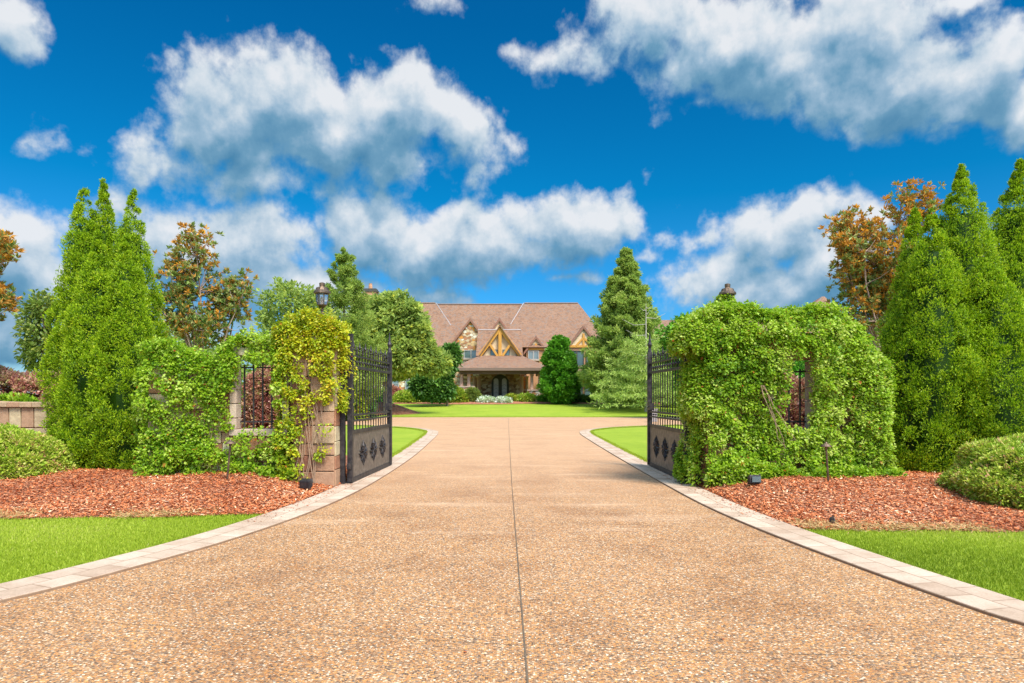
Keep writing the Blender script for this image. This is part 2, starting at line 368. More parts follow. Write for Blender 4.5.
b.inputs['Color1'].default_value = (.50, .35, .25, 1); b.inputs['Color2'].default_value = (.66, .50, .38, 1); b.inputs['Mortar'].default_value = (.30, .19, .12, 1)
n = t.noise(uv, 3, 6, .7); st = t.noise(uv, .8, 3, .6)
n9 = t.noise(uv, 45, 3, .7)
c = t.mix(.85, b.outputs[0], t.ramp(n, [(.3, (.72, .66, .60)), (.6, (1, 1, 1))]), 'MULTIPLY')
c = t.mix(.6, c, t.ramp(n9, [(.3, (.7, .68, .66)), (.6, (1, 1, 1))]), 'MULTIPLY')
c = t.mix(t.m('MULTIPLY', t.smooth(st, .6, .8), .5), c, (.46, .26, .14, 1))
M['paver'] = finish(m, t, c, .8, bump=b.outputs['Fac'], bstr=-.35, bdist=.01)
m, t = newmat('mulch_ground'); co = t.n('ShaderNodeNewGeometry').outputs['Position']
v = t.n('ShaderNodeTexVoronoi'); t.val(v.inputs['Vector'], t.vm('MULTIPLY', co, (1, 1.7, 1))); v.inputs['Scale'].default_value = 26
s = t.n('ShaderNodeSeparateColor'); t.val(s.inputs[0], v.outputs['Color'])
M['mulch'] = finish(m, t, t.ramp(s.outputs[0], [(0, (.13, .04, .02)), (.4, (.34, .11, .05)), (.7, (.48, .18, .09)), (1, (.66, .36, .22))]), .9, bump=v.outputs['Distance'], bstr=.8, bdist=.03)
M['chip'] = leafmat('bark_chips', [(0, (.20, .045, .018)), (.30, (.46, .115, .035)), (.6, (.62, .20, .07)), (.82, (.74, .38, .20)), (1, (.86, .66, .46))], 0.0, .85)
M['straw'] = leafmat('dry_grass', [(0, (.46, .28, .10)), (1, (.74, .52, .24))], .3)

# ------------------------------------------------------------------ ground
def zg(x, y):
    """terrain height: level to the oval drive, then a gentle rise towards the house"""
    y = np.asarray(y, float); t = np.clip((y - 54.5) / 26.0, 0, 1)
    return 1.08 * (t * t * (3 - 2 * t)) * 0.35 + 1.08 * t * .65
def gz(x, y): return float(zg(x, y))
xs = np.concatenate([np.linspace(-900, -120, 8), np.linspace(-100, 100, 41), np.linspace(120, 900, 8)])
ys = np.concatenate([[-60, -20, 0, 20, 40, 54], np.linspace(54.5, 82, 30), [90, 120, 200, 500, 1500]])
X, Y = np.meshgrid(xs, ys); Z = zg(X, Y) - .006
nx, ny = len(xs), len(ys)
Q = np.array([[j*nx+i, j*nx+i+1, (j+1)*nx+i+1, (j+1)*nx+i] for j in range(ny-1) for i in range(nx-1)])
tag(npmesh('ground', np.stack([X, Y, Z], -1).reshape(-1, 3), Q, M['lawn'], smooth=True), 'wide mown lawn ground under and around the estate', kind='structure')

def spline(pts, n=12):
    P = np.array(pts, float); out = []
    for i in range(len(P) - 1):
        p0, p1, p2, p3 = P[max(i-1, 0)], P[i], P[i+1], P[min(i+2, len(P)-1)]
        for k in range(n):
            t = k / n
            out.append(.5 * ((2*p1) + (-p0+p2)*t + (2*p0-5*p1+4*p2-p3)*t*t + (-p0+3*p1-3*p2+p3)*t**3))
    out.append(P[-1]); return np.array(out)
LD = spline([(-9.5, 1.2), (-6.4, 2.8), (-4.95, 4.0), (-4.02, 5.2), (-3.49, 6.4), (-3.02, 8.0), (-2.68, 10.2), (-2.56, 13.0), (-2.62, 18.0), (-2.88, 24.0), (-3.22, 29.8), (-3.75, 32.6), (-5.6, 36.0), (-10, 39.0), (-20, 41), (-60, 43)])
RD = spline([(9.5, 1.2), (6.0, 2.5), (4.25, 3.9), (3.60, 4.7), (3.36, 5.6), (3.12, 7.0), (2.93, 8.4), (2.80, 10.2), (2.77, 13.0), (2.78, 19.0), (2.86, 26), (2.98, 30.0), (3.5, 32.8), (5.4, 36.0), (10, 39.0), (20, 41), (60, 43)])
def strip_faces(A, B):
    n = len(A); V = np.concatenate([A, B]); return V, np.array([[i, i+1, n+i+1, n+i] for i in range(n-1)])
n = len(LD)
RDr = RD
# driveway as a row of quads between the two edges, then the cross drive
def resample(P, N):
    d = np.concatenate([[0], np.cumsum(np.linalg.norm(np.diff(P, axis=0), axis=1))]); u = np.linspace(0, d[-1], N)
    return np.stack([np.interp(u, d, P[:, 0]), np.interp(u, d, P[:, 1])], 1)
V = []; Fc = []
A = LD; Bq = RD if len(RD) == len(LD) else None
mL = resample(LD[:10*12+1], 160); mR = []
for (x, y) in mL:
    k = np.interp(y, RD[:10*12+1, 1] if True else None, RD[:10*12+1, 0]); mR.append((k, y))
mR = np.array(mR)
mb = MB()
def quad3(p): mb.face([(q[0], q[1], .004) for q in p])
poly = [(-60, -40), (60, -40), (60, 1.2), (9.5, 1.2)]
outline = [(-60, -40), (60, -40), (60, 1.2)] + [tuple(p) for p in RD] + [(60, 53.9)] + [(x, 53.9 ) for x in (40, 20, 0, -20, -40)] + [(-60, 53.9)] + [tuple(p) for p in LD[::-1]] + [(-60, 1.2)]
mb.face([(x, y, .004) for x, y in outline])
drv = mb.build('driveway', M['aggregate'])
tag(drv, 'tan exposed aggregate concrete driveway running through the open gates', kind='structure')
# control joints: thin recessed-looking sealant strips lying on the slab
jm, jt = newmat('joint_sealant'); M['joint'] = finish(jm, jt, jt.mix(jt.noise(jt.n('ShaderNodeNewGeometry').outputs['Position'], 8, 3), (.07, .05, .035, 1), (.20, .14, .09, 1)), .9)
def polyline_strip(pts, w, z, mb):
    pts = [Vector((*p, 0)) for p in pts]
    for a, b in zip(pts[:-1], pts[1:]):
        d = (b - a).normalized(); s_ = Vector((-d.y, d.x, 0)) * w / 2
        mb.face([(*(a - s_).xy, z), (*(b - s_).xy, z), (*(b + s_).xy, z), (*(a + s_).xy, z)])
mb = MB(); polyline_strip([(.13, .5), (.085, 4), (-.0, 12), (-.12, 28), (-.28, 52)], .012, .008, mb)
mb.build('control_joint', M['joint'], drv)
mb = MB(); polyline_strip([(-4.0, 4.98), (-.75, 4.52), (.08, 4.38)], .004, .008, mb); polyline_strip([(.1, 4.42), (1.05, 4.28), (3.55, 4.14)], .004, .008, mb)
mb.build('control_joint', M['joint'], drv)
mb = MB(); polyline_strip([(-2.8, 9.2), (.02, 9.0)], .005, .008, mb); polyline_strip([(.03, 8.75), (2.9, 8.3)], .005, .008, mb)
mb.build('control_joint', M['joint'], drv)

def offset(P, d):
    T = np.gradient(P, axis=0); T /= np.linalg.norm(T, axis=1)[:, None]
    return P + np.stack([-T[:, 1], T[:, 0]], 1) * d
def paver_strip(name, P, w, side, label):
    O = offset(P, w * side)
    d = np.concatenate([[0], np.cumsum(np.linalg.norm(np.diff(P, axis=0), axis=1))])
    z = .030; n = len(P)
    V = np.concatenate([np.c_[P, np.full(n, 0.0)], np.c_[P, np.full(n, z - .008)], np.c_[P + (O - P) * .016, np.full(n, z)], np.c_[O, np.full(n, z)], np.c_[O, np.full(n, -.02)]])
    uv = np.concatenate([np.c_[d, d * 0], np.c_[d, d * 0], np.c_[d, d * 0 + .01], np.c_[d, d * 0 + w], np.c_[d, d * 0 + w]])
    Q = []
    for k in range(4):
        for i in range(n - 1):
            q = [k*n+i, k*n+i+1, (k+1)*n+i+1, (k+1)*n+i]
            Q.append(q if side > 0 else q[::-1])
    o = npmesh(name, V, np.array(Q), M['paver'], uv=uv)
    tag(o, label, kind='structure'); return O
LO = paver_strip('pavement_edge', LD, .52, 1, 'left border of two rows of pale pink pavers')
RO = paver_strip('pavement_edge', RD, .50, -1, 'right border of two rows of pale pink pavers')
mbx = MB()

# mulch beds -------------------------------------------------------
rng = np.random.default_rng(7)
def smoothn(x, y, s=1.0, seed=0):
    r = np.random.default_rng(seed); o = 0 * np.asarray(x, float)
    for k in range(7):
        a = r.uniform(0, 2*np.pi); f = s * r.uniform(.5, 2.2); o = o + np.sin((np.cos(a)*x + np.sin(a)*y) * f + r.uniform(0, 6.28)) / 7 ** .5
    return o
def bedz(x, y, side):
    """height of the mulch near the wall"""
    x = np.asarray(x, float); y = np.asarray(y, float)
    E = LO if side < 0 else RO
    ex = np.interp(y, E[:120, 1], E[:120, 0])
    d_edge = np.abs(x - ex); y0 = front_edge(x, side)
    h = .24 * np.clip((y - y0) / 3.2, 0, 1) ** .7 * np.clip(d_edge / 1.4, 0, 1) ** .8
    return h + .012 + .02 * smoothn(x, y, 2.0, 3) * np.clip(d_edge, 0, 1) * np.clip((y-y0)*2, 0, 1)
def front_edge(x, side):
    x = np.asarray(x, float)
    return (9.05 + .12*np.sin(x*1.3) + .05*np.sin(x*3.1)) if side < 0 else (8.12 + .05*np.sin(x*1.7+1) + .04*np.sin(x*4))
def bed(side):
    E = LO if side < 0 else RO
    ys = np.concatenate([np.linspace(0, 1, 46)]); n = 70
    V = []
    for v in ys:
        for i in range(n + 1):
            u = (i / n) ** 1.5
            x = 0
            # x depends on y; iterate
            yy = 8.6 + v * 7.4
            for _ in range(3):
                ex = np.interp(yy, E[:120, 1], E[:120, 0]) + side * .004
                x = ex + side * u * 13
                yf = float(front_edge(x, side)); yy = yf + v * (16.5 - yf)
            V.append((x, yy, float(bedz(x, yy, side))))
    V = np.array(V); m = n + 1
    Q = np.array([[j*m+i, j*m+i+1, (j+1)*m+i+1, (j+1)*m+i] for j in range(len(ys)-1) for i in range(n)])
    if side < 0: Q = Q[:, ::-1]
    o = npmesh('mulch_ground', V, Q, M['mulch'], smooth=True)
    tag(o, ('left' if side < 0 else 'right') + ' bed of red bark mulch in front of the ivy wall', kind='structure')
    # loose chips
    N = 60000
    x = np.interp(rng.uniform(0, 1, N) ** 1.2, [0, 1], [0, 9.5]); yy = rng.uniform(0, 1, N) ** 1.15
    E_ = E[:120]; y = 8.6 + yy * 6
    for _ in range(3):
        ex = np.interp(y, E_[:, 1], E_[:, 0]); xx = ex + side * (x + .02); yf = front_edge(xx, side); y = yf + yy * (14.6 - yf)
    # a few stray past the edge
    P = np.stack([xx, y, bedz(xx, y, side) + .008 + rng.uniform(0, .015, N)], 1)
    D = np.stack([rng.normal(0, 1, N), rng.normal(0, 1, N), rng.normal(0, .28, N)], 1)
    Nn = np.stack([rng.normal(0, .35, N), rng.normal(0, .35, N), np.ones(N)], 1)
    leaves('bark_mulch', M['chip'], None, P, D, Nn, rng.uniform(.018, .055, N), rng.uniform(.010, .022, N), np.clip(rng.beta(2, 2.5, N) + .10*smoothn(xx, y, 1.8, 17), 0, 1), kind='stuff', box=True,
           label=('left' if side < 0 else 'right') + ' scatter of loose reddish bark chips')
    # dry straw fringe along the lawn edge
    N = 6500
    x = rng.uniform(0, 9, N)
    ex = np.interp(front_edge(side*4, side), E_[:, 1], E_[:, 0])
    xx = ex + side * x; y = front_edge(xx, side) + rng.normal(.12, .16, N)
    keep = (smoothn(xx, y, 1.6, 5) > -.3); xx = xx[keep]; y = y[keep]; N = len(xx)
    P = np.stack([xx, y, np.full(N, .045)], 1)
    D = np.stack([rng.normal(0, 1, N), rng.normal(0, 1, N), rng.uniform(.0, .5, N)], 1)
    leaves('dry_grass', M['straw'], None, P, D, rng.normal(0, 1, (N, 3)) + [0, 0, 1.0], rng.uniform(.04, .12, N), rng.uniform(.006, .012, N), rng.random(N), kind='stuff',
           label='straw coloured fringe where the ' + ('left' if side < 0 else 'right') + ' lawn meets the mulch')

def nrm(a): return a / np.maximum(np.linalg.norm(a, axis=1), 1e-9)[:, None]
def leafgeo(P, D, Nn, L, W, box=False, fold=.12):
    D = nrm(D); S = nrm(np.cross(D, Nn)); Nn = np.cross(S, D); L = np.asarray(L)[:, None]; W = np.asarray(W)[:, None]
    if box: V = np.stack([P - S*W/2, P + S*W/2, P + D*L + S*W/2, P + D*L - S*W/2], 1)
    else: V = np.stack([P, P + D*L*.45 + S*W/2 + Nn*L*fold, P + D*L, P + D*L*.45 - S*W/2 + Nn*L*fold], 1)
    return V.reshape(-1, 3)
def leaves(name, mat, parent, P, D, Nn, L, W, val, box=False, label=None, cat=None, kind=None, group=None, extraV=None, extraQ=None, extraval=None, fold=.12):
    V = leafgeo(P, D, Nn, L, W, box, fold); N = len(P)
    Q = np.arange(4 * N).reshape(N, 4)
    if extraV is not None:
        Q = np.concatenate([Q, np.asarray(extraQ) + len(V)]); V = np.concatenate([V, extraV]); val = np.concatenate([val, extraval])
    o = npmesh(name, V, Q, mat, parent, val=val)
    if label or kind: tag(o, label, cat, group, kind)
    return o

bed(-1); bed(1)
# mown turf near the camera: individual blades
def turf(side):
    E = (LO if side < 0 else RO)[:120]; N = 150000
    y = rng.uniform(3.4, 9.25, N); ex = np.interp(y, E[:, 1], E[:, 0]); x = ex + side * rng.uniform(0.0, 1, N) ** 1.1 * 7.0
    edge = front_edge(x, side) + .04*rng.normal(size=N)
    k = (y < edge) & (np.abs(x) < y * .80 + .3); x = x[k]; y = y[k]; N = len(x)
    P = np.stack([x, y, np.full(N, -.008)], 1)
    D = np.stack([rng.normal(0, .38, N), rng.normal(0, .38, N), np.ones(N)], 1)
    v = np.clip(.42 + .16 * smoothn(x, y, 1.3, 11) + rng.normal(0, .17, N), 0, 1)
    leaves('grass', M['blade'], None, P, D, rng.normal(0, 1, (N, 3)), rng.uniform(.028, .06, N), rng.uniform(.005, .010, N), v, kind='stuff',
           label=('left' if side < 0 else 'right') + ' patch of bright mown grass blades beside the paver border')
turf(-1); turf(1)
# straggling blades along the back lawn edges so they are not ruler-straight
def edge_tufts():
    Ps = []
    for E in (LO, RO):
        k = (E[:, 1] > 14.5) & (E[:, 1] < 41); e = resample(E[k], 9000); Ps.append(e + rng.normal(0, .03, e.shape) + np.c_[np.sign(e[:, 0]) * .04, 0 * e[:, 0]])
    N2 = 14000; Ps.append(np.c_[rng.uniform(-30, 30, N2), 53.95 + rng.normal(0, .04, N2)])
    p = np.concatenate(Ps); N = len(p)
    P = np.c_[p, np.full(N, 0.0)]; D = np.c_[rng.normal(0, .4, N), rng.normal(0, .4, N), np.ones(N)]
    leaves('grass', M['blade'], None, P, D, rng.normal(0, 1, (N, 3)), rng.uniform(.05, .09, N), rng.uniform(.02, .035, N), np.clip(rng.normal(.45, .15, N), 0, 1), kind='stuff', label='longer grass tufts along the lawn edges beyond the gates')
edge_tufts()

def litter():
    """leaves and chips blown on to the pavers and the slab"""
    Ps = []
    for E, s_ in ((LO, 1), (RO, -1)):
        k = (E[:, 1] > 8.5) & (E[:, 1] < 15); e = resample(E[k], 260); Ps.append(e + np.c_[s_ * np.abs(rng.normal(0, .16, 260)), rng.normal(0, .05, 260)])
    Ps.append(np.c_[rng.uniform(-3, 3, 40), rng.uniform(4, 16, 40)])
    p = np.concatenate(Ps); N = len(p); P = np.c_[p, np.where(np.arange(N) < 520, .036, .010)]
    D = np.c_[rng.normal(0, 1, (N, 2)), rng.normal(0, .1, N)]
    leaves('leaf_litter', M['chip'], None, P, D, np.c_[rng.normal(0, .2, (N, 2)), np.ones(N)], rng.uniform(.02, .045, N), rng.uniform(.012, .022, N), rng.uniform(0, .6, N), kind='stuff', label='stray chips and dry leaves blown over the pavers and the driveway')
litter()
# far mulch band and mound
mb = MB()
xs_ = np.linspace(-26, 26, 120)
fr = 73.6 + .8*np.sin(xs_*.35) + .25*np.sin(xs_*1.1)
V = []; 
for r in range(7):
    yy = fr + (79.5 - fr) * r / 6; hz = zg(xs_, yy) + .03 + (.16 * math.sin(math.pi * min(r, 3) / 6) if r else 0)
    V.append(np.stack([xs_, yy, hz], 1))
V = np.concatenate(V); Q = np.array([[j*120+i, j*120+i+1, (j+1)*120+i+1, (j+1)*120+i] for j in range(6) for i in range(119)])
tag(npmesh('mulch_bed', V, Q, M['mulch'], smooth=True), 'long band of orange red mulch in front of the house shrubs', kind='structure')
def mound(cx, cy, rx, ry, h, mat, label):
    V = []; n = 28; k = 8
    for j in range(k + 1):
        for i in range(n):
            a = 2*math.pi*i/n; r = j / k; x = cx + rx*r*math.cos(a); y = cy + ry*r*math.sin(a)
            V.append((x, y, gz(x, y) + h * (1 - r*r) ** 1.2 - .01 + (.03*math.sin(i*5+j) if j < k else 0)))
    Q = [[j*n+i, (j+1)*n+i, (j+1)*n+(i+1) % n, j*n+(i+1) % n] for j in range(k) for i in range(n)]
    tag(npmesh('mulch_mound', np.array(V), np.array(Q), mat, smooth=True), label, kind='structure')
mound(-11.9, 60, 3.9, 2.6, .95, M['mulch'], 'rounded heap of dark red mulch on the island lawn')

# ------------------------------------------------------------------ foliage helpers
UP = np.array([0, 0, 1.0])
def clumps(C, Rc, O, n, rg, L, W, droop=0.0, out=.8, flat=(1, 1, 1), facing=.8, upn=.5, vb=.5, vclump=.14, vleaf=.16, ltl=.3, shell=.4, vfun=None, rnd=.45, ):
    C = np.asarray(C, float); M_ = len(C); Rc = np.broadcast_to(np.asarray(Rc, float), (M_,)); O = np.asarray(O, float)
    idx = np.repeat(np.arange(M_), n); N = len(idx)
    u = nrm(rg.normal(0, 1, (N, 3))); u = nrm(u + .45 * O[idx])
    P = C[idx] + u * (Rc[idx] * rg.random(N) ** shell)[:, None] * np.array(flat)
    D = nrm(u * out + O[idx] * .25 + UP * droop + rg.normal(0, rnd, (N, 3)))
    Nn = nrm(O[idx] * facing + UP * upn + rg.normal(0, .45, (N, 3)))
    v = vb + rg.normal(0, vclump, M_)[idx] + rg.normal(0, vleaf, N)
    if vfun is not None: v = v + vfun(P)
    return P, D, Nn, L * (1 + ltl * rg.normal(0, 1, N)).clip(.5, 1.7), W * (1 + ltl * rg.normal(0, 1, N)).clip(.5, 1.7), v.clip(0, 1)
def solid_core(levels, n=16):
    """levels: (cx, cy, z, r)"""
    V = []; 
    for cx, cy, z, r in levels:
        for k in range(n): a = 2*math.pi*k/n; V.append((cx + r*math.cos(a), cy + r*math.sin(a), z))
    Q = [[j*n+k, j*n+(k+1) % n, (j+1)*n+(k+1) % n, (j+1)*n+k] for j in range(len(levels)-1) for k in range(n)]
    return np.array(V), np.array(Q)

def arborvitae(x, y, H, R0, label, seed, lean=0.0, z0=0.15, vb=.45):
    rg = np.random.default_rng(seed)
    root = empty('arborvitae_tree', (x, y, z0), label, 'tree', 'tall pointed arborvitaes flanking the gate walls')
    def rad(t):  # t from base 0 to tip 1
        u = 1 - t; r = np.where(u < .62, (u / .62) ** .78, 1.0); return R0 * r * np.clip(.80 + t * 1.6, 0, 1)
    # clump centres on the surface, denser where the girth is
    M_ = int(1150 * R0 * H / 5)
    t = rg.random(M_ * 4); keep = rg.random(M_ * 4) < rad(t) / R0 + .12; t = t[keep][:M_]; M2 = len(t)
    a = rg.uniform(0, 2*np.pi, M2)
    lump = 1 + .10*np.sin(a*3 + t*9 + seed) + .08*np.sin(a*5 - t*17 + seed*2) + .05*np.sin(a*2+t*40)
    r = np.maximum(rad(t) * lump * (1.02 - .15 * rg.random(M2)) - .03, .012)
    C = np.stack([r*np.cos(a) + lean*t*H, r*np.sin(a), t*H], 1)
    O = nrm(np.stack([np.cos(a), np.sin(a), np.full(M2, .35)], 1))
    # every clump is a puff of short sprays turned outward and up
    n = 76; idx = np.repeat(np.arange(M2), n); N = len(idx)
    rc = (.08 + .085 * rg.random(M2)) * np.clip(rad(t) / R0 * 2.2, .36, 1)
    u = nrm(rg.normal(0, 1, (N, 3)) + O[idx] * .5 + UP * .2); s = rg.random(N) ** .45
    P = C[idx] + u * (rc[idx] * s)[:, None] * np.array([1, 1, 1.25])
    D = nrm(u * .7 + UP * .55 + rg.normal(0, .45, (N, 3)))
    Nn = O[idx] * .6 + rg.normal(0, .6, (N, 3))
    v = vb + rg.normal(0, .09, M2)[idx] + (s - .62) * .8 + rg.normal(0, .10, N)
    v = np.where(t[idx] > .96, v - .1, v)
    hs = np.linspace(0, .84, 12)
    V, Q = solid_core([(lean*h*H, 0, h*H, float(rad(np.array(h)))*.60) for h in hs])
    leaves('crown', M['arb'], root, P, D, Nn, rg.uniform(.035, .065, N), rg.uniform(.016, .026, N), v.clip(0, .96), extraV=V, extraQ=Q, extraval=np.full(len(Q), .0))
    mb = MB(); mb.tube([(0, 0, -.2), (0, 0, H*.3), (lean*H*.8, 0, H*.8)], [.13, .09, .02], 8); mb.build('trunk', M['bark'], root)

def gx(px, y): return (px - CX) / F * y
def pz(py, y): return CH + (HY - py) / F * y

def limb(mb, p, d, L, r, depth, rg, tips, spread=.6, upb=.25, kids=(2, 4), shrink=.68):
    pts = [Vector(p)]; dv = Vector(d).normalized(); k = 4
    for i in range(k):
        dv = (dv + Vector(rg.normal(0, .13, 3)) + Vector((0, 0, upb * .12))).normalized(); pts.append(pts[-1] + dv * L / k)
    mb.tube(pts, [r * (1 - .45 * i / k) for i in range(k + 1)], 5 if r < .04 else 7, cap=False)
    if depth == 0:
        tips.append((pts[-1], dv.copy())); tips.append((pts[-2], dv.copy())); return
    for j in range(rg.integers(*kids) + 1):
        i = k if j == 0 else int(rg.integers(2, k + 1))
        q = Vector(rg.normal(0, 1, 3)); q = (q - dv * q.dot(dv)).normalized()
        nd = (dv + q * spread * rg.uniform(.6, 1.4) + Vector((0, 0, upb))).normalized()
        limb(mb, pts[i], nd, L * shrink * rg.uniform(.8, 1.2), r * .58, depth - 1, rg, tips, spread, upb, kids, shrink)

def magnolia(px, y, lobes, label, seed, vb=.52, nw=300):
    """lobes (px, py, rpx, rpy, dy) outline the crown; whorls of long leaves sit on twigs that join the nearest limb"""
    rg = np.random.default_rng(seed); x = gx(px, y)
    root = empty('magnolia_tree', (x, y, 0), label, 'tree', 'bronze leaved magnolias behind the gate walls')
    L_ = [((a-px)/F*y, dy, pz(b, y), ra/F*y, rb/F*y) for (a, b, ra, rb, dy) in lobes]
    wt_ = np.array([l[3]*l[4] for l in L_]); cnt = (wt_/wt_.sum()*nw).astype(int); T = []
    for l, c in zip(L_, cnt):
        u = nrm(rg.normal(0, 1, (c, 3))) * (rg.random(c)**.42)[:, None]; T.append(np.array(l[:3]) + u*np.array([l[3], l[3]*.8, l[4]]))
    T = np.concatenate(T); H = T[:, 2].max(); zb = max(.8, T[:, 2].min()-.5)
    mb = MB(); mb.tube([(0, 0, -.1), (.03, 0, zb*.6), (0, .02, zb)], [.12, .10, .09], 8)
    nodes = []
    for k in range(13):
        e = T[rg.integers(len(T))]*np.array([.9, .9, .97]); s0 = Vector((0, 0, zb*rg.uniform(.7, 1.0))); e = Vector(e)
        mid = s0.lerp(e, .5) + Vector((e.x*.12, e.y*.12, -.1)); pts = [s0.lerp(mid, q) if q <= 1 else mid.lerp(e, q-1) for q in (0, .5, 1, 1.5, 2)]
        pts = [p + Vector(rg.normal(0, .04, 3))*(i > 0) for i, p in enumerate(pts)]; mb.tube(pts, [.045, .036, .028, .02, .010], 6, cap=False); nodes += pts[1:]
    nd = np.array([tuple(p) for p in nodes]); D0 = []
    for q in T:
        c = nd - q; dist = np.linalg.norm(c, axis=1) + 1.5*np.maximum(0, nd[:, 2]-q[2]); j = int(dist.argmin()); p = Vector(nd[j]); q = Vector(q)
        mb.tube([p, p.lerp(q, .5) + Vector((0, 0, -.05)), q], [.013, .010, .006], 4, cap=False); D0.append(tuple((q-p).normalized() if (q-p).length > .01 else Vector((0, 0, 1))))
    mb.build('trunk', M['pinkbark'], root, smooth=True); D0 = np.array(D0)
    k = 4; ci = np.repeat(np.arange(len(T)), k); C = T[ci] + rg.normal(0, .13, (len(ci), 3)); n = 12; idx = np.repeat(np.arange(len(C)), n); N = len(idx)
    D = nrm(D0[ci][idx]*.35 + UP*.35 + rg.normal(0, .62, (N, 3))); P = C[idx] + D*.015
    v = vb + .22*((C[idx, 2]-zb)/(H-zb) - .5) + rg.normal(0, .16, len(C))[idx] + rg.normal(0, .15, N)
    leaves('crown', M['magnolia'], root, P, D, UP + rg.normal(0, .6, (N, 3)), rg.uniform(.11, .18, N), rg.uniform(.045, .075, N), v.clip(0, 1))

def broadleaf(name, x, y, lobes, label, seed, mat, L, W, nclump, n, trunk_h, trunk_r, cr=.45, vb=.5, group=None, cat='tree', bark='bark', shellk=.55):
    """lobes: (dx, dy, z, rx, ry, rz) ellipsoids in local metres that the crown fills"""
    rg = np.random.default_rng(seed); z0 = gz(x, y)
    root = empty(name, (x, y, z0), label, cat, group)
    vol = np.array([l[3]*l[4]+l[3]*l[5] for l in lobes]); cnt = (vol/vol.sum()*nclump).astype(int)
    C = []; O = []
    for l, c in zip(lobes, cnt):
        u = nrm(rg.normal(0, 1, (c, 3))); r = rg.random(c) ** (1/3 * shellk)
        bump = 1 + .14*np.sin(u[:, 0]*5 + seed) * np.sin(u[:, 2]*6 + seed*2) + .08*np.sin(u[:, 0]*13 + u[:, 2]*11)
        C.append(np.array(l[:3]) + u * (r*bump)[:, None] * np.array(l[3:])); O.append(u)
    C = np.concatenate(C); O = np.concatenate(O); k = C[:, 2] > .05; C = C[k]; O = O[k]
    P, D, Nn, LL, WW, v = clumps(C, cr * (.6 + .6*rg.random(len(C))), O, n, rg, L, W, -.05, flat=(1, 1, .75), vb=vb, facing=.4, upn=.9)
    leaves('crown', mat, root, P, D, Nn, LL, WW, v)
    mb = MB(); mb.tube([(0, 0, -.2), (.02, 0, trunk_h*.5), (0, 0, trunk_h)], [trunk_r*1.15, trunk_r*.9, trunk_r*.7], 8)
    for j in range(12):
        t = C[rg.integers(len(C))]; mb.tube([(0, 0, trunk_h*rg.uniform(.6, .98)), tuple(t*np.array([.5, .5, .62]) + [0, 0, trunk_h*.35]), tuple(t*.97)], [trunk_r*.45, trunk_r*.28, trunk_r*.1], 5)
    mb.build('trunk', M[bark], root)
    return root

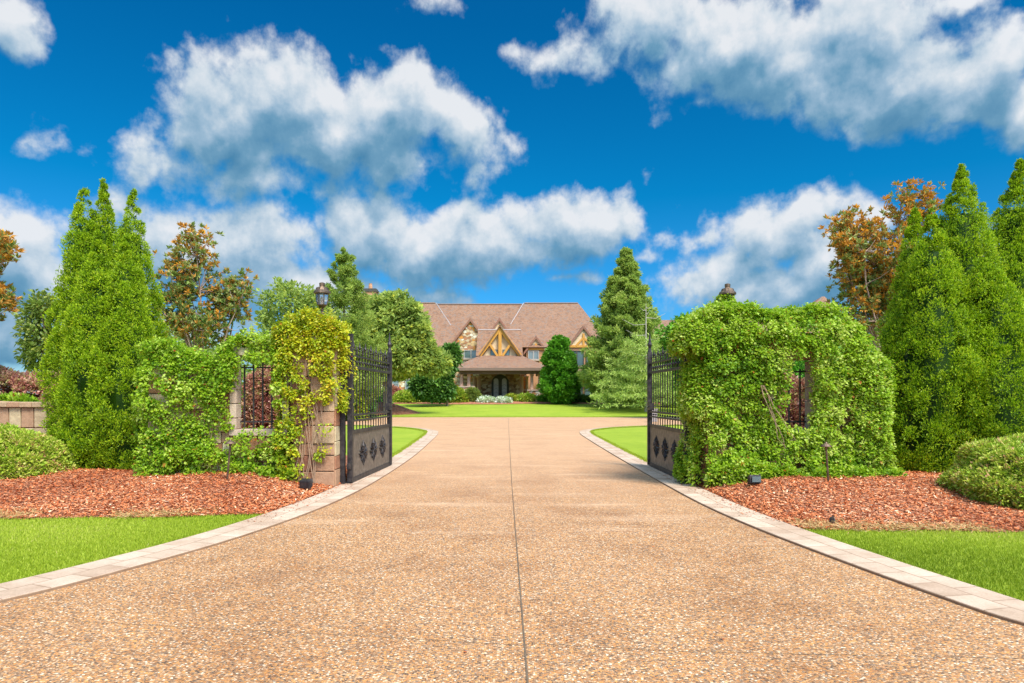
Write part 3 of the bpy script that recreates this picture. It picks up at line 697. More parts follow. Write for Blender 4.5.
def conifer(name, x, y, H, R0, label, seed, mat, L, W, nclump, n, base=.02, tiers=0, pw=.85, vb=.5, cr=.35, bare=0.0, bark='bark', upt=.4, group=None, limbs=False):
    rg = np.random.default_rng(seed); z0 = gz(x, y)
    root = empty(name, (x, y, z0), label, 'tree', group)
    t = rg.random(nclump * 3); keep = rg.random(nclump*3) < (1 - t) ** .8 + .06; t = t[keep][:nclump]
    t = base + t * (1 - base - bare)
    a = rg.uniform(0, 2*np.pi, len(t))
    if tiers:
        k = np.round(t * tiers); t = np.clip(k / tiers + rg.normal(0, .014, len(t)) + .03*np.sin(a*3+k), 0, 1); a = np.round(a * 5 + (k * 2.4)) / 5 + rg.normal(0, .12, len(t))
    r0 = R0 * np.clip((1 - t) / .92, 0, 1) ** pw * (1 + .12*np.sin(a*4 + t*11 + seed) + .10*np.sin(a*7 - t*23))
    rr = (rg.random(len(t)) ** (.38 if not tiers else .6))
    C = np.stack([rr*r0*np.cos(a), rr*r0*np.sin(a), t*H + upt*rr*r0*.35 * (1 if not tiers else -.3)], 1)
    O = np.stack([np.cos(a), np.sin(a), np.full(len(t), upt)], 1); O = nrm(O)
    csz = np.clip(r0/R0+.25, .3, 1)
    if limbs:
        nb = nclump // 6; tb = base + (1-base) * (1 - np.sqrt(1 - rg.random(nb)*.985)); k_ = nb//4; tb[:k_] = rg.uniform(.5, .985, k_); ab = rg.uniform(0, 2*np.pi, nb)
        lb_ = R0 * np.clip((1-tb)/.92, .03, 1)**pw * rg.uniform(.72, 1.12, nb) * np.clip(.7 + tb*2.5, 0, 1)
        f_ = np.tile(np.array([.45, .60, .72, .82, .92, 1.0]), nb); ib = np.repeat(np.arange(nb), 6); r_ = lb_[ib]*f_
        C = np.stack([r_*np.cos(ab[ib]), r_*np.sin(ab[ib]), tb[ib]*H + upt*r_*f_*.55 - .10*r_], 1) + rg.normal(0, .10, (nb*6, 3))*cr
        O = nrm(np.stack([np.cos(ab[ib]), np.sin(ab[ib]), np.full(nb*6, .5)], 1)); csz = (1.15 - .55*f_) * np.clip(lb_[ib]/R0*1.3+.25, .3, 1.1)
        tl = rg.uniform(.75, .99, 40); C = np.concatenate([C, np.stack([0*tl, 0*tl, tl*H], 1) + rg.normal(0, .06, (40, 3))]); O = np.concatenate([O, np.tile([0, 0, 1.], (40, 1))]); csz = np.concatenate([csz, np.clip((1-tl)*3, .28, .8)])
    P, D, Nn, LL, WW, v = clumps(C, cr * (.7 + .4*rg.random(len(C))) * csz, O, n, rg, L, W, .15 if not tiers else 0, flat=(1, 1, .85) if not tiers else (1.3, 1.3, .22), vb=vb, facing=.2, upn=.7)
    leaves('crown', mat, root, P, D, Nn, LL, WW, v)
    mb = MB(); mb.tube([(0, 0, -.3), (0, 0, H*.5), (0, 0, H*(.96 if not bare else .99))], [H*.016, H*.010, .02], 8)
    for j in range(26 if not bare else 16):
        tt = rg.uniform(.08, .9 - bare); q = rg.uniform(0, 6.28); rl = R0*.8*(1-tt)
        mb.tube([(0, 0, tt*H), (rl*math.cos(q), rl*math.sin(q), tt*H + rl*.12)], [H*.004, .01], 4)
    if bare:
        for q, tt, rl in ((0.3, .86, 1.9), (2.7, .80, 2.3), (1.2, .90, .9), (3.9, .93, .8), (5.8, .95, .5), (3.5, .70, 2.0), (5.7, .66, 1.7), (4.6, .76, 1.4)):
            mb.tube([(0, 0, tt*H), (rl*.5*math.cos(q), rl*.3*math.sin(q), tt*H - .05), (rl*math.cos(q), rl*.5*math.sin(q), tt*H + .22*rl)], [.035, .025, .010], 5)
    mb.build('trunk', M[bark], root)
    return root

def shrub(name, x, y, rx, ry, rz, label, seed, mat, L, W, nclump, n, z0=None, vb=.5, cr=.1, group=None, cat='shrub', flatk=2.6):
    """dome shaped shrub (superellipsoid) as clumps of leaves round a leafy core with a few stems"""
    rg = np.random.default_rng(seed); z0 = gz(x, y) if z0 is None else z0
    root = empty(name, (x, y, z0), label, cat, group)
    u = nrm(rg.normal(0, 1, (nclump*2, 3))); u = u[u[:, 2] > -.05][:nclump]
    k = (np.abs(u) ** flatk).sum(1) ** (-1/flatk); s = u * k[:, None]
    b = 1 + .05*np.sin(u[:, 0]*6+seed)*np.sin(u[:, 1]*5) + .04*np.sin(u[:, 2]*9 + u[:, 0]*8) - .06*rg.random(len(u))**2
    C = s * b[:, None] * np.array([rx, ry, rz])
    P, D, Nn, LL, WW, v = clumps(C, cr * (.7 + .5*rg.random(len(C))), u, n, rg, L, W, .1, vb=vb, facing=.5, upn=.7)
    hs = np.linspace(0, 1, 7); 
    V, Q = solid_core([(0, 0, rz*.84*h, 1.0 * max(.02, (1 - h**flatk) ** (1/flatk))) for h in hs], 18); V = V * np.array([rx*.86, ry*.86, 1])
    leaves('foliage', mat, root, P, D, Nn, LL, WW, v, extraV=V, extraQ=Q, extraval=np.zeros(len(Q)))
    mb = MB()
    for j in range(4): q = rg.uniform(0, 6.28); mb.tube([(.05*math.cos(q), .05*math.sin(q), -.1), (rx*.5*math.cos(q), ry*.5*math.sin(q), rz*.6)], [.03, .012], 5)
    mb.build('stem', M['bark'], root)
    return root

# ------------------------------------------------------------------ gate walls
prs = random.Random(3)
def courses(mb, x0, x1, z0, z1, yf, yb, h=.24, w=(.22, .46), seed=1, side=None, quoin=None, axis='x', lo=0.0, hi=1.0, deep=.06):
    """rows of real, slightly proud stones on the face y=yf"""
    r = random.Random(seed); z = z0
    while z < z1 - .02:
        hh = min(h * r.uniform(.75, 1.3), z1 - z)
        if z1 - z - hh < .07: hh = z1 - z
        x = x0
        while x < x1 - .01:
            ww = r.uniform(*w)
            if x1 - x - ww < .1: ww = x1 - x
            mb.cur = r.uniform(lo, hi) if quoin is None or x + ww < x1 - .001 else r.uniform(.45, .72)
            g_ = .012; pr = r.uniform(.01, .035)
            a = (x + g_/2, yf - pr, z + g_/2); b = (x + ww - g_/2, yf + deep, z + hh - g_/2)
            if axis == 'x': mb.box(a, b, .008, r)
            else: # face x = yf, running along y
                s_ = 1 if side > 0 else -1
                xa, xb = sorted((yf + s_*pr, yf - s_*deep)); mb.box((xa, x + g_/2, z + g_/2), (xb, x + ww - g_/2, z + hh - g_/2), .008, r)
            x += ww
        z += hh

def pillar(x0, x1, y0, y1, H, label, side, seed):
    root = empty('stone_pillar', ((x0+x1)/2, (y0+y1)/2, 0), label, 'pillar', 'stone gate pillars'); cx, cy = (x0+x1)/2, (y0+y1)/2
    a, b, c, d = x0-cx, x1-cx, y0-cy, y1-cy
    mb = MB(); mb.box((a+.03, c+.03, -.05), (b-.03, d-.03, H)); mb.build('core', M['mortar'], root)
    mb = MB(); courses(mb, a, b, 0, H, c, None, .27, (.25, .42), seed, quoin=True, lo=0, hi=.5)
    courses(mb, c+.02, d, 0, H, (b if side < 0 else a), None, .27, (.25, .45), seed+1, side=(1 if side < 0 else -1), axis='y', lo=.2, hi=.85)
    mb.build('stonework', M['pillar_stone'], root, bevel=.012)
    mb = MB(); mb.cur = .5; mb.box((a-.07, c-.07, H+.002), (b+.07, d+.07, H+.09)); mb.build('cap', M['limestone'], root, bevel=.015)
    return root
pillar(-3.86, -3.12, 12.0, 12.72, 2.58, 'left stone gate pillar of brown and cream blocks under yellow ivy', -1, 5)
pillar(3.46, 4.20, 12.0, 12.72, 2.70, 'right stone gate pillar buried under green ivy', 1, 9)

def gate_wall(side, label, segs, win, yf=12.22, yb=12.58):
    xm = (win[0]+win[1])/2
    root = empty('garden_wall', (xm, yf, 0), label, 'wall', 'stone walls beside the gates')
    mb = MB(); ms = MB(); mc = MB()
    for k, (x0, x1, z0, z1) in enumerate(segs):
        mb.box((x0-xm, .03, z0), (x1-xm, yb-yf, z1)); courses(ms, x0-xm, x1-xm, max(z0, 0), z1, 0, None, .22, (.25, .5), 20+k+side*5, lo=.05, hi=.95)
    mb.build('core', M['mortar'], root); ms.build('stonework', M['pillar_stone'], root, bevel=.01)
    mb = MB(); mb.box((win[0]-xm-.12, -.07, win[2]-.11), (win[1]-xm+.1, yb-yf+.05, win[2]), .004, prs); mb.build('sill', M['limestone'], root, bevel=.012)
    for xx in (win[0], win[1]):
        s_ = -1 if xx == win[0] else 1
        mb = MB(); z = win[2]; 
        while z < win[3] - .05:
            h = min(prs.uniform(.16, .3), win[3]-z); mb.cur = prs.uniform(.4, 1); mb.box((min(0, s_*.12)+xx-xm, -.045, z+.004), (max(0, s_*.12)+xx-xm, .2, z+h-.006), .004, prs); z += h
        mb.build('jamb', M['limestone'], root, bevel=.01)
    return root
LW = (-4.92, -4.10, 1.02, 2.32); RW = (4.70, 5.32, 1.02, 2.25)
gate_wall(-1, 'left stone wall with an iron barred window opening, partly hidden by ivy',
          [(-6.5, -5.04, -.05, 2.15), (-5.04, -3.98, -.05, .91), (-5.04, -3.87, 2.34, 2.5), (-3.98, -3.87, .95, 2.34)], LW)
gate_wall(1, 'right stone wall with a small barred opening, wholly clothed in ivy',
          [(4.21, 4.58, -.05, 2.75), (4.58, 5.44, -.05, .91), (4.58, 5.44, 2.27, 2.75), (5.44, 6.3, -.05, 2.2)], RW)

def grille(win, y, label, bars, top=.18, scroll=True):
    xm = (win[0]+win[1])/2
    root = empty('window_grille', (xm, y, win[2]), label, 'grille', 'iron grilles in the wall openings')
    H = win[3]-win[2]; w2 = (win[1]-win[0])/2
    mb = MB(); mb.box((-w2+.005, -.012, .12), (w2-.005, .012, .145)); mb.build('rail', M['iron'], root)
    mb = MB(); mb.box((-w2+.005, -.012, H-.20), (w2-.005, .012, H-.175)); mb.build('rail', M['iron'], root)
    for i, b in enumerate(bars):
        mb = MB(); mb.box((b-.011, -.016, .01), (b+.011, .016, H-(.04 if i == len(bars)//2 else .14)), 0); mb.build('bar', M['iron'], root)
grille(LW, 12.36, 'black iron grille in the left wall opening with red shrub behind', [-.33, -.165, 0.0, .165, .33])
grille(RW, 12.36, 'black iron grille in the small right wall opening framed by ivy', [-.2, 0.0, .2])

# ------------------------------------------------------------------ ivy
def ivy(name, label, boxes, seed, mat, holes=(), dens=26, n=34, L=.085, W=.075, cr=.15, vb=.45, vlo=None, thin=None, strands=(), group='ivy climbing the gate walls', droop=-.45, extra=()):
    """boxes: (x0,x1,y0,y1,z0,z1 as function of x, bulge); leaves are hung on front, ends and top"""
    rg = np.random.default_rng(seed); C = []; O = []
    for (x0, x1, y0, y1, z0, ztop, bulge) in boxes:
        W_ = x1-x0; zm = ztop((x0+x1)/2)
        def add(p, o): C.append(p); O.append(o)
        k = int(W_*zm*dens); x = rg.uniform(x0, x1, k); z = z0 + (np.array([ztop(q) for q in x])-z0) * rg.random(k)
        off = bulge*(.55 + .45*smoothn(x, z, 2.2, seed)) + .05*rg.normal(size=k); zt = np.array([ztop(q) for q in x]); rd = np.clip(1-(zt-z)/.35, 0, 1)
        off = off - rd**2*.25
        add(np.stack([x, y0-np.maximum(off, .02), z], 1), np.tile([0, -1, .25], (k, 1)))
        k = int(W_*(y1-y0+.4)*dens*1.1); x = rg.uniform(x0-.06, x1+.06, k); y = rg.uniform(y0-.12, y1+.1, k); z = np.array([ztop(q) for q in x]) + .10*smoothn(x, y, 3, seed+1) + .04*rg.normal(size=k)
        add(np.stack([x, y, z], 1), np.tile([0, -.2, 1], (k, 1)))
        for s_, xe in ((-1, x0), (1, x1)):
            k = int((y1-y0)*zm*dens*.9); y = rg.uniform(y0, y1, k); z = z0 + (ztop(xe)-z0)*rg.random(k); off = bulge*(.5+.5*smoothn(y, z, 2.5, seed+2))
            add(np.stack([xe + s_*np.maximum(off, .02), y, z], 1), np.tile([s_, -.2, .25], (k, 1)))
    for (p, r_, k) in extra:
        u = nrm(rg.normal(0, 1, (k, 3))); u[:, 2] = np.abs(u[:, 2])*.9+u[:, 2]*.1; C.append(np.array(p)+u*np.array(r_)); O.append(u)
    C = np.concatenate(C); O = nrm(np.concatenate(O))
    keep = np.ones(len(C), bool)
    for (hx0, hx1, hz0, hz1) in holes: keep &= ~((C[:, 0] > hx0) & (C[:, 0] < hx1) & (C[:, 2] > hz0) & (C[:, 2] < hz1))
    if thin is not None: keep &= rg.random(len(C)) < thin(C)
    C = C[keep]; O = O[keep]
    vf = (lambda P: .11*smoothn(P[:, 0]+P[:, 1]*.5, P[:, 2], 2.0, seed+7))
    P, D, Nn, LL, WW, v = clumps(C, cr*(.6+.7*rg.random(len(C))), O, n, rg, L, W, droop, out=.55, flat=(1, .8, 1), facing=.9, upn=.75, vb=vb, vfun=vf, vleaf=.14)
    m2 = np.ones(len(P), bool)
    for (hx0, hx1, hz0, hz1) in holes: m2 &= ~((P[:, 0] > hx0+.07) & (P[:, 0] < hx1-.07) & (P[:, 2] > hz0+.05) & (P[:, 2] < hz1-.09-.08*rg.random(len(P))))
    v = np.where(rg.random(len(v)) < .02, rg.uniform(.96, 1, len(v)), v.clip(0, .94))
    root = empty(name, (0, 12.4, 0), label, 'climbing plant', group)
    P = P - np.array([0, 12.4, 0])
    leaves('foliage', M[mat], root, P[m2], D[m2], Nn[m2], LL[m2], WW[m2], v[m2])
    mb = MB()
    for (x, y, z, x2, z2) in strands:
        for q in range(3):
            a = Vector((x + rg.normal(0, .05), y - 12.4, z)); b = Vector((x2 + rg.normal(0, .12), y - 12.4, z2)); pts = [a.lerp(b, t_/6) + Vector((rg.normal(0, .03), -.02-.01*rg.random(), 0)) for t_ in range(7)]
            mb.tube(pts, [.011 - .0012*t_ for t_ in range(7)], 5, cap=False)
    if strands: mb.build('vine_stem', M['vine'], root)
    # whips sticking out of the mass
    return root
def prof(pts):
    a = np.array(sorted(pts)); return lambda x: float(np.interp(x, a[:, 0], a[:, 1]))
topR = prof([(3.0, 2.75), (3.3, 2.95), (3.6, 3.06), (4.2, 3.10), (4.7, 3.04), (5.2, 3.08), (5.7, 3.0), (6.1, 2.72), (6.5, 2.15)])
ivy('ivy', 'dense green ivy mass smothering the right pillar and wall', [(3.40, 6.5, 11.98, 12.75, .12, topR, .20)], 31, 'ivy',
    holes=[(RW[0]+.04, RW[1]-.10, RW[2]+.02, RW[3]+.04)], dens=100, n=60, L=.048, W=.042, vb=.60, cr=.125, extra=[((3.28, 12.2, 2.45), (.36, .42, .52), 300), ((3.36, 12.15, 1.3), (.26, .32, 1.25), 300), ((3.86, 12.36, 3.20), (.11, .11, .18), 24)],
    strands=[(4.3, 11.75, 1.8, 4.75, .7)])
topL = prof([(-6.8, 2.5), (-6.2, 2.5), (-5.8, 2.3), (-5.5, 2.1), (-5.3, 2.3), (-5.1, 2.45), (-4.7, 2.5), (-4.1, 2.56), (-3.9, 2.7)])
def thinL(C):
    x, z = C[:, 0], C[:, 2]; p = np.ones(len(C)) * .95
    p = np.where((x > -5.3) & (z < 1.15) & (z > .45), .16, p); p = np.where((x > -5.05) & (x < -4.9) & (z < 2.2) & (z > 1.0), .5, p); p = np.where((x > -6.2) & (x < -5.3) & (z < 1.1), .9, p)
    return p
ivy('ivy', 'mixed green ivy draped over the left wall round its window', [(-6.5, -3.95, 12.16, 12.6, .12, topL, .20)], 33, 'ivy',
    holes=[(LW[0]-.03, LW[1]-.02, LW[2], LW[3]-.12)], dens=85, n=48, L=.050, W=.043, vb=.60, cr=.12, thin=thinL, extra=[((-5.02, 12.1, 1.75), (.09, .05, .6), 40)],
    strands=[(-5.6, 12.12, .15, -5.3, 1.6), (-5.9, 12.12, .1, -6.2, 1.5), (-6.3, 12.1, .1, -6.0, 1.3), (-4.5, 12.14, .1, -4.3, .95), (-4.2, 12.14, .1, -4.6, 1.0)])
def thinP(C):
    x, z = C[:, 0], C[:, 2]; p = np.where(z > 1.8, 1.0, .10)*np.where((x > -3.1) & (z < 1.9), .1, 1); p = np.where((z > 1.35) & (z < 1.75), .5, p); p = np.where((z < 1.6) & (x < -3.75), .55, p)
    p = np.where((z > 1.6) & (z < 2.3) & (x > -3.75) & (x < -3.45), .45, p); return p
ivy('ivy', 'yellow green ivy crowning the left pillar under the lantern', [(-4.05, -3.12, 11.98, 12.74, .1, prof([(-4.1, 2.80), (-3.8, 2.88), (-3.4, 2.90), (-3.1, 2.78)]), .08)], 35, 'ivy_yellow', dens=100, n=44, L=.048, W=.042, vb=.54, cr=.12, thin=thinP,
    extra=[((-3.2, 12.2, 2.5), (.10, .3, .35), 40), ((-3.48, 11.98, 2.5), (.40, .06, .28), 70)], strands=[(-3.6, 11.95, .1, -3.35, 1.9), (-3.45, 11.94, .1, -3.7, 2.2), (-3.75, 11.95, .1, -3.5, 1.6), (-3.3, 11.95, .5, -3.55, 2.3)])
ivy('ivy', 'low leafy ivy creeping at the foot of the left wall below the window', [(-6.2, -3.9, 11.95, 12.12, .1, prof([(-6.2, .55), (-5.6, .7), (-5.0, .25), (-4.75, .15), (-4.5, .6), (-4.1, .75), (-3.9, .3)]), .08)], 37, 'ivy', dens=48, n=36, L=.055, W=.048, vb=.52, cr=.12)
ivy('ivy', 'low fringe of ivy spilling on the mulch under the right wall', [(3.5, 6.6, 11.62, 11.9, .1, prof([(3.5, .35), (4.2, .28), (5, .22), (6, .3), (6.6, .3)]), .08)], 38, 'ivy', dens=90, n=34, L=.052, W=.046, vb=.5, cr=.12)

# ------------------------------------------------------------------ gates
def gate(hx, hy, ex, ey, label, mirror):
    L = math.hypot(ex-hx, ey-hy); rz = math.atan2(ey-hy, ex-hx)
    root = empty('iron_gate', (hx, hy, 0), label, 'gate', 'open wrought iron driveway gates', rz)
    mb = MB()
    mb.box((-.045, -.045, .05), (.045, .045, 2.75))
    mb.box((L-.05, -.05, .05), (L+.05, .05, 2.62)); mb.tube([(L, 0, 2.62), (L, 0, 2.72), (L, 0, 2.80), (L, 0, 2.86), (L, 0, 3.08)], [.05, .03, .055, .03, .004], 8)
    for z, h in ((.075, .09), (.955, .07), (1.16, .035), (1.265, .04), (2.15, .055), (2.36, .035)):
        mb.box((.046, -.024, z-h/2), (L-.051, .024, z+h/2))
    mb.build('frame', M['iron'], root, bevel=.004)
    mb = MB(); mb.box((.047, -.008, .122), (L-.052, .008, .918)); mb.build('panel', M['panel'], root)
    for (a, b) in ((.10, .18), (L-.20, L-.12)):
        for zz in (.3, .74):
            mb = MB()
            for k in range(6):
                q = k*math.pi/3; mb.tube([((a+b)/2 + .045*math.cos(q), -.016*mirror, zz + .045*math.sin(q)), ((a+b)/2, -.02*mirror, zz)], .010, 4)
            mb.build('corner_ornament', M['iron'], root)
    for c in (L*.27, L*.52, L*.77):
        mb = MB()
        for s_ in (-1, 1):
            yy = s_*.016
            for k in range(8):
                q = k*math.pi/4; r = .19 if k % 2 == 0 else .15
                r *= 1.15; pts = [(c + .03*math.cos(q), yy, .52 + .03*math.sin(q)), (c + r*.9*math.cos(q+.18), yy*1.6, .52 + r*.6*math.sin(q+.18)), (c + r*1.5*math.cos(q), yy, .52 + r*1.12*math.sin(q))]
                mb.tube(pts, [.012, .020, .006], 5)
                for w_ in (-.42, .42):
                    mb.tube([(c + r*.75*math.cos(q), yy, .52 + r*.5*math.sin(q)), (c + r*1.1*math.cos(q+w_), yy*1.3, .52 + r*.75*math.sin(q+w_)), (c + r*1.35*math.cos(q+w_*.55), yy, .52 + r*.95*math.sin(q+w_*.55))], [.010, .012, .005], 4)
            mb.lathe([(.001, -.03), (.035, -.012), (.035, .012), (.001, .03)], 8, (c, yy, .52))
        mb.build('rosette', M['iron'], root)
    N = 15
    for i in range(1, N):
        x = L*i/N; mb = MB(); tall = i % 2 == 1
        mb.tube([(x, 0, 1.285), (x, 0, 2.12)], .011, 6)
        mb.tube([(x, 0, .992), (x, 0, 1.14)], .011, 6)
        if tall:
            mb.tube([(x, 0, 2.18), (x, 0, 2.34)], .011, 6)
            mb.tube([(x, 0, 2.38), (x, 0, 2.46), (x, 0, 2.48), (x, 0, 2.50), (x, 0, 2.53), (x, 0, 2.57), (x, 0, 2.66)], [.011, .011, .024, .012, .030, .018, .002], 8)
            for s_ in (-1, 1): mb.tube([(x, 0, 2.49), (x+s_*.030, 0, 2.515), (x+s_*.045, 0, 2.55), (x+s_*.036, 0, 2.575)], [.008, .009, .007, .003], 5)
        else:
            mb.tube([(x, 0, 2.18), (x, 0, 2.34)], .009, 6)
            for s_ in (-1, 1):  # lyre scroll above the double rail
                mb.tube([(x + s_*.012, 0, 2.38), (x + s_*.055, 0, 2.43), (x + s_*.06, 0, 2.48), (x + s_*.02, 0, 2.50)], [.009, .009, .008, .004], 5)
            mb.tube([(x, 0, 2.38), (x, 0, 2.45), (x, 0, 2.50), (x, 0, 2.54), (x, 0, 2.58)], [.010, .010, .022, .012, .002], 7)
        mb.lathe([(.012, -.028), (.024, -.012), (.024, .012), (.012, .028)], 8, (x, 0, 2.255))
        mb.lathe([(.011, -.022), (.022, -.008), (.022, .008), (.011, .022)], 8, (x, 0, 1.21))
        mb.build('picket', M['iron'], root)
    for i in range(N):  # little S curves between pickets in the upper band
        x = L*(i+.5)/N; mb = MB()
        mb.tube([(x-.03, 0, 2.20), (x-.045, 0, 2.24), (x, 0, 2.265), (x+.045, 0, 2.29), (x+.03, 0, 2.335)], [.007]*5, 5); mb.build('scroll', M['iron'], root)
    mb = MB(); mb.box((L-.22, -.05, 1.3), (L-.055, .05, 1.46)); mb.tube([(L-.16, -.10, 1.38), (L-.16, .10, 1.38)], .014, 6); mb.build('latch', M['iron'], root)
    for z in (.35, 2.3):
        mb = MB(); mb.box((-.14, -.03, z-.05), (-.046, .03, z+.05)); mb.build('hinge', M['iron'], root)
gate(-2.94, 12.42, -2.80, 15.62, 'left iron gate leaf swung open, hung on the yellow ivy pillar', -1)
gate(3.20, 12.50, 3.15, 15.62, 'right iron gate leaf swung open, half hidden by green ivy', 1)
for s_, x, y in ((-1, -3.06, 12.36), (1, 3.36, 12.42)):
    mb = MB(); mb.box((-.04, -.05, 0), (.04, .05, 2.55)); 
    o = mb.build('hinge_post', M['iron'], None, (x, y, 0), bevel=.004); tag(o, 'narrow black steel hinge post beside the ' + ('yellow ivy pillar' if s_ < 0 else 'green ivy pillar'), 'post', 'gate hinge posts')
# ------------------------------------------------------------------ lanterns
def lantern(x, y, z, label, light=True):
    root = empty('lantern', (x, y, z), label, 'lantern', 'lanterns on the gate pillars')
    mb = MB(); mb.lathe([(.075, 0), (.075, .02), (.03, .05), (.022, .10), (.035, .12), (.022, .14), (.05, .165), (.082, .20), (.085, .212)], 12); mb.build('base', M['bronze'], root, smooth=False)
    mb = MB(); mb.lathe([(.078, .213), (.098, .29), (.108, .38), (.108, .405)], 6); mb.build('glass', M['lampglass'], root)
    mb = MB()
    for k in range(6):
        q = k*math.pi/3; c, s_ = math.cos(q), math.sin(q); mb.tube([(c*.084, s_*.084, .205), (c*.104, s_*.104, .29), (c*.114, s_*.114, .41)], .008, 5)
    mb.build('cage', M['bronze'], root)
    mb = MB(); mb.lathe([(.125, .405), (.155, .415), (.150, .445), (.12, .475), (.105, .515), (.05, .535), (.045, .545), (.05, .555), (.052, .60), (.03, .61), (.012, .615)], 12); mb.build('roof', M['bronze'], root)
    mb = MB(); mb.tube([(0, 0, .213), (0, 0, .27)], [.02, .02], 8); mb.tube([(0, 0, .272), (0, 0, .33), (0, 0, .36)], [.022, .026, .006], 8); mb.build('bulb', M['limestone'], root)
lantern(-3.42, 12.3, 3.05, 'bronze glass lantern standing on the yellow ivy pillar')
lantern(3.90, 12.36, 3.04, 'dark lantern almost swallowed by ivy on the right pillar')

# ------------------------------------------------------------------ garden lights
def path_light(x, y, h, label, lean):
    z = float(bedz(x, y, -1 if x < 0 else 1)) - .03
    root = empty('path_light', (x, y, z), label, 'garden light', 'path lights in the mulch beds')
    mb = MB(); mb.tube([(0, 0, -.05), (lean, 0, h)], .017, 8); mb.build('stake', M['bronze'], root)
    mb = MB(); mb.lathe([(.02, h-.02), (.024, h+.02), (.085, h+.022), (.088, h+.03), (.05, h+.065), (.02, h+.08), (.006, h+.10)], 14, (lean, 0, 0)); mb.build('hat', M['bronze'], root)
path_light(-4.72, 11.3, .60, 'thin bronze path light leaning in the left mulch bed', .06)
path_light(5.10, 11.0, .58, 'thin bronze path light standing in the right mulch bed', -.04)
def spotlight(x, y, label, rz):
    z = float(bedz(x, y, -1 if x < 0 else 1))
    root = empty('ground_spotlight', (x, y, z), label, 'garden light', 'spotlights aimed at the pillars', rz)
    mb = MB(); mb.hexa([(-.10, -.05, .05), (.10, -.05, .05), (.10, .05, .02), (-.10, .05, .02), (-.10, -.03, .19), (.10, -.03, .19), (.10, .06, .15), (-.10, .06, .15)]); mb.build('housing', M['iron'], root, bevel=.012)
    mb = MB(); mb.box((-.075, -.07, .075), (.075, -.056, .165)); mb.build('lens', M['glass'], root)
    mb = MB(); mb.tube([(0, 0, -.05), (0, 0, .04)], .015, 6); mb.build('stake', M['iron'], root)
spotlight(-3.42, 11.35, 'small black spotlight on the mulch beside the left pillar', R(160))
spotlight(3.94, 11.1, 'small black spotlight on the mulch at the foot of the right ivy', R(10))
spotlight(3.96, 8.45, 'tiny dark spotlight at the right lawn edge near the pavers', R(60)); 
for ob in [o for o in COL.objects if o.get('label', '').startswith('tiny dark')]: ob.scale = (.5, .5, .5)
for i, (x, y) in enumerate([(-2.45, 11.2), (-1.55, 7.8), (-.9, 5.9), (2.75, 11.9)]):
    pass

# ------------------------------------------------------------------ arborvitaes
for i, (px, y, top, wpx, lb) in enumerate([
    (84, 13.9, 181, 31, 'back left arborvitae, tallest tip of the left clump'),
    (104, 14.1, 182, 29, 'slender arborvitae tip second from the left in the left clump'),
    (133, 13.9, 190, 29, 'rightmost tall arborvitae of the left clump'),
    (99, 13.2, 231, 32, 'shorter arborvitae in front at the middle of the left clump'),
    (127, 13.1, 233, 31, 'short front arborvitae at the right of the left clump')]):
    z0 = .12; H = pz(top, y) - z0; arborvitae(gx(px, y), y, H, wpx/F*y, lb + ' of pointed evergreens', 50+i, z0=z0)
for i, (px, y, top, wpx, lb) in enumerate([
    (962, 13.2, 167, 50, 'tall right arborvitae with the highest rounded tip of the right row'),
    (932, 12.8, 211, 44, 'front right arborvitae left of the tallest one'),
    (915, 13.6, 207, 31, 'thin arborvitae tip nearest the right ivy wall, set behind'),
    (1021, 13.9, 161, 54, 'arborvitae cut by the right edge of the view'),
    (994, 12.6, 262, 52, 'lower bushy arborvitae between the two tallest right ones')]):
    z0 = .12; H = pz(top, y) - z0; arborvitae(gx(px, y), y, H, wpx/F*y, lb, 70+i, z0=z0, vb=.45)

# ------------------------------------------------------------------ clipped shrubs beside the beds
shrub('rounded_shrub', gx(6, 12.3), 12.25, .98, .8, .88, 'rounded yellow green shrub at the left edge of the mulch bed', 91, M['boxwood'], .055, .032, 1900, 36, z0=.08, vb=.62, cr=.085, group='clipped shrubs by the beds')
shrub('rounded_shrub', gx(1058, 9.9), 9.9, 1.32, 1.15, .86, 'big clipped shrub with pinkish tips at the right edge of the mulch bed', 92, M['boxwood'], .05, .028, 2900, 36, z0=.08, vb=.62, cr=.08, group='clipped shrubs by the beds')

# left low planter wall and the red hedge behind it
root = empty('planter_wall', (-11.2, 15.4, 0), 'low curved stone planter wall with a thick cap behind the rounded shrub', 'wall')
ms = MB(); mc = MB(); r_ = random.Random(8)
arc = [(-2.8 + 3.9*t, .75 - 1.35*math.sin(t*2.0)*.7, 1.62 - .25*math.sin(min(t*1.3, 1)*math.pi*.5)) for t in np.linspace(0, 1, 15)]
for (a, b) in zip(arc[:-1], arc[1:]):
    for zz in range(3):
        ms.cur = r_.uniform(.52, .72); z0, z1 = zz*a[2]/3 + .01, (zz+1)*a[2]/3 - .01; z0b, z1b = zz*b[2]/3 + .01, (zz+1)*b[2]/3 - .01
        ms.hexa([(a[0]+.01, a[1], z0), (b[0]-.01, b[1], z0b), (b[0]-.01, b[1]+.35, z0b), (a[0]+.01, a[1]+.35, z0), (a[0]+.01, a[1], z1), (b[0]-.01, b[1], z1b), (b[0]-.01, b[1]+.35, z1b), (a[0]+.01, a[1]+.35, z1)])
    mc.cur = r_.uniform(.48, .62); mc.hexa([(a[0]+.004, a[1]-.07, a[2]), (b[0]-.004, b[1]-.07, b[2]), (b[0]-.004, b[1]+.42, b[2]), (a[0]+.004, a[1]+.42, a[2]), (a[0]+.004, a[1]-.07, a[2]+.12), (b[0]-.004, b[1]-.07, b[2]+.12), (b[0]-.004, b[1]+.42, b[2]+.12), (a[0]+.004, a[1]+.42, a[2]+.12)])
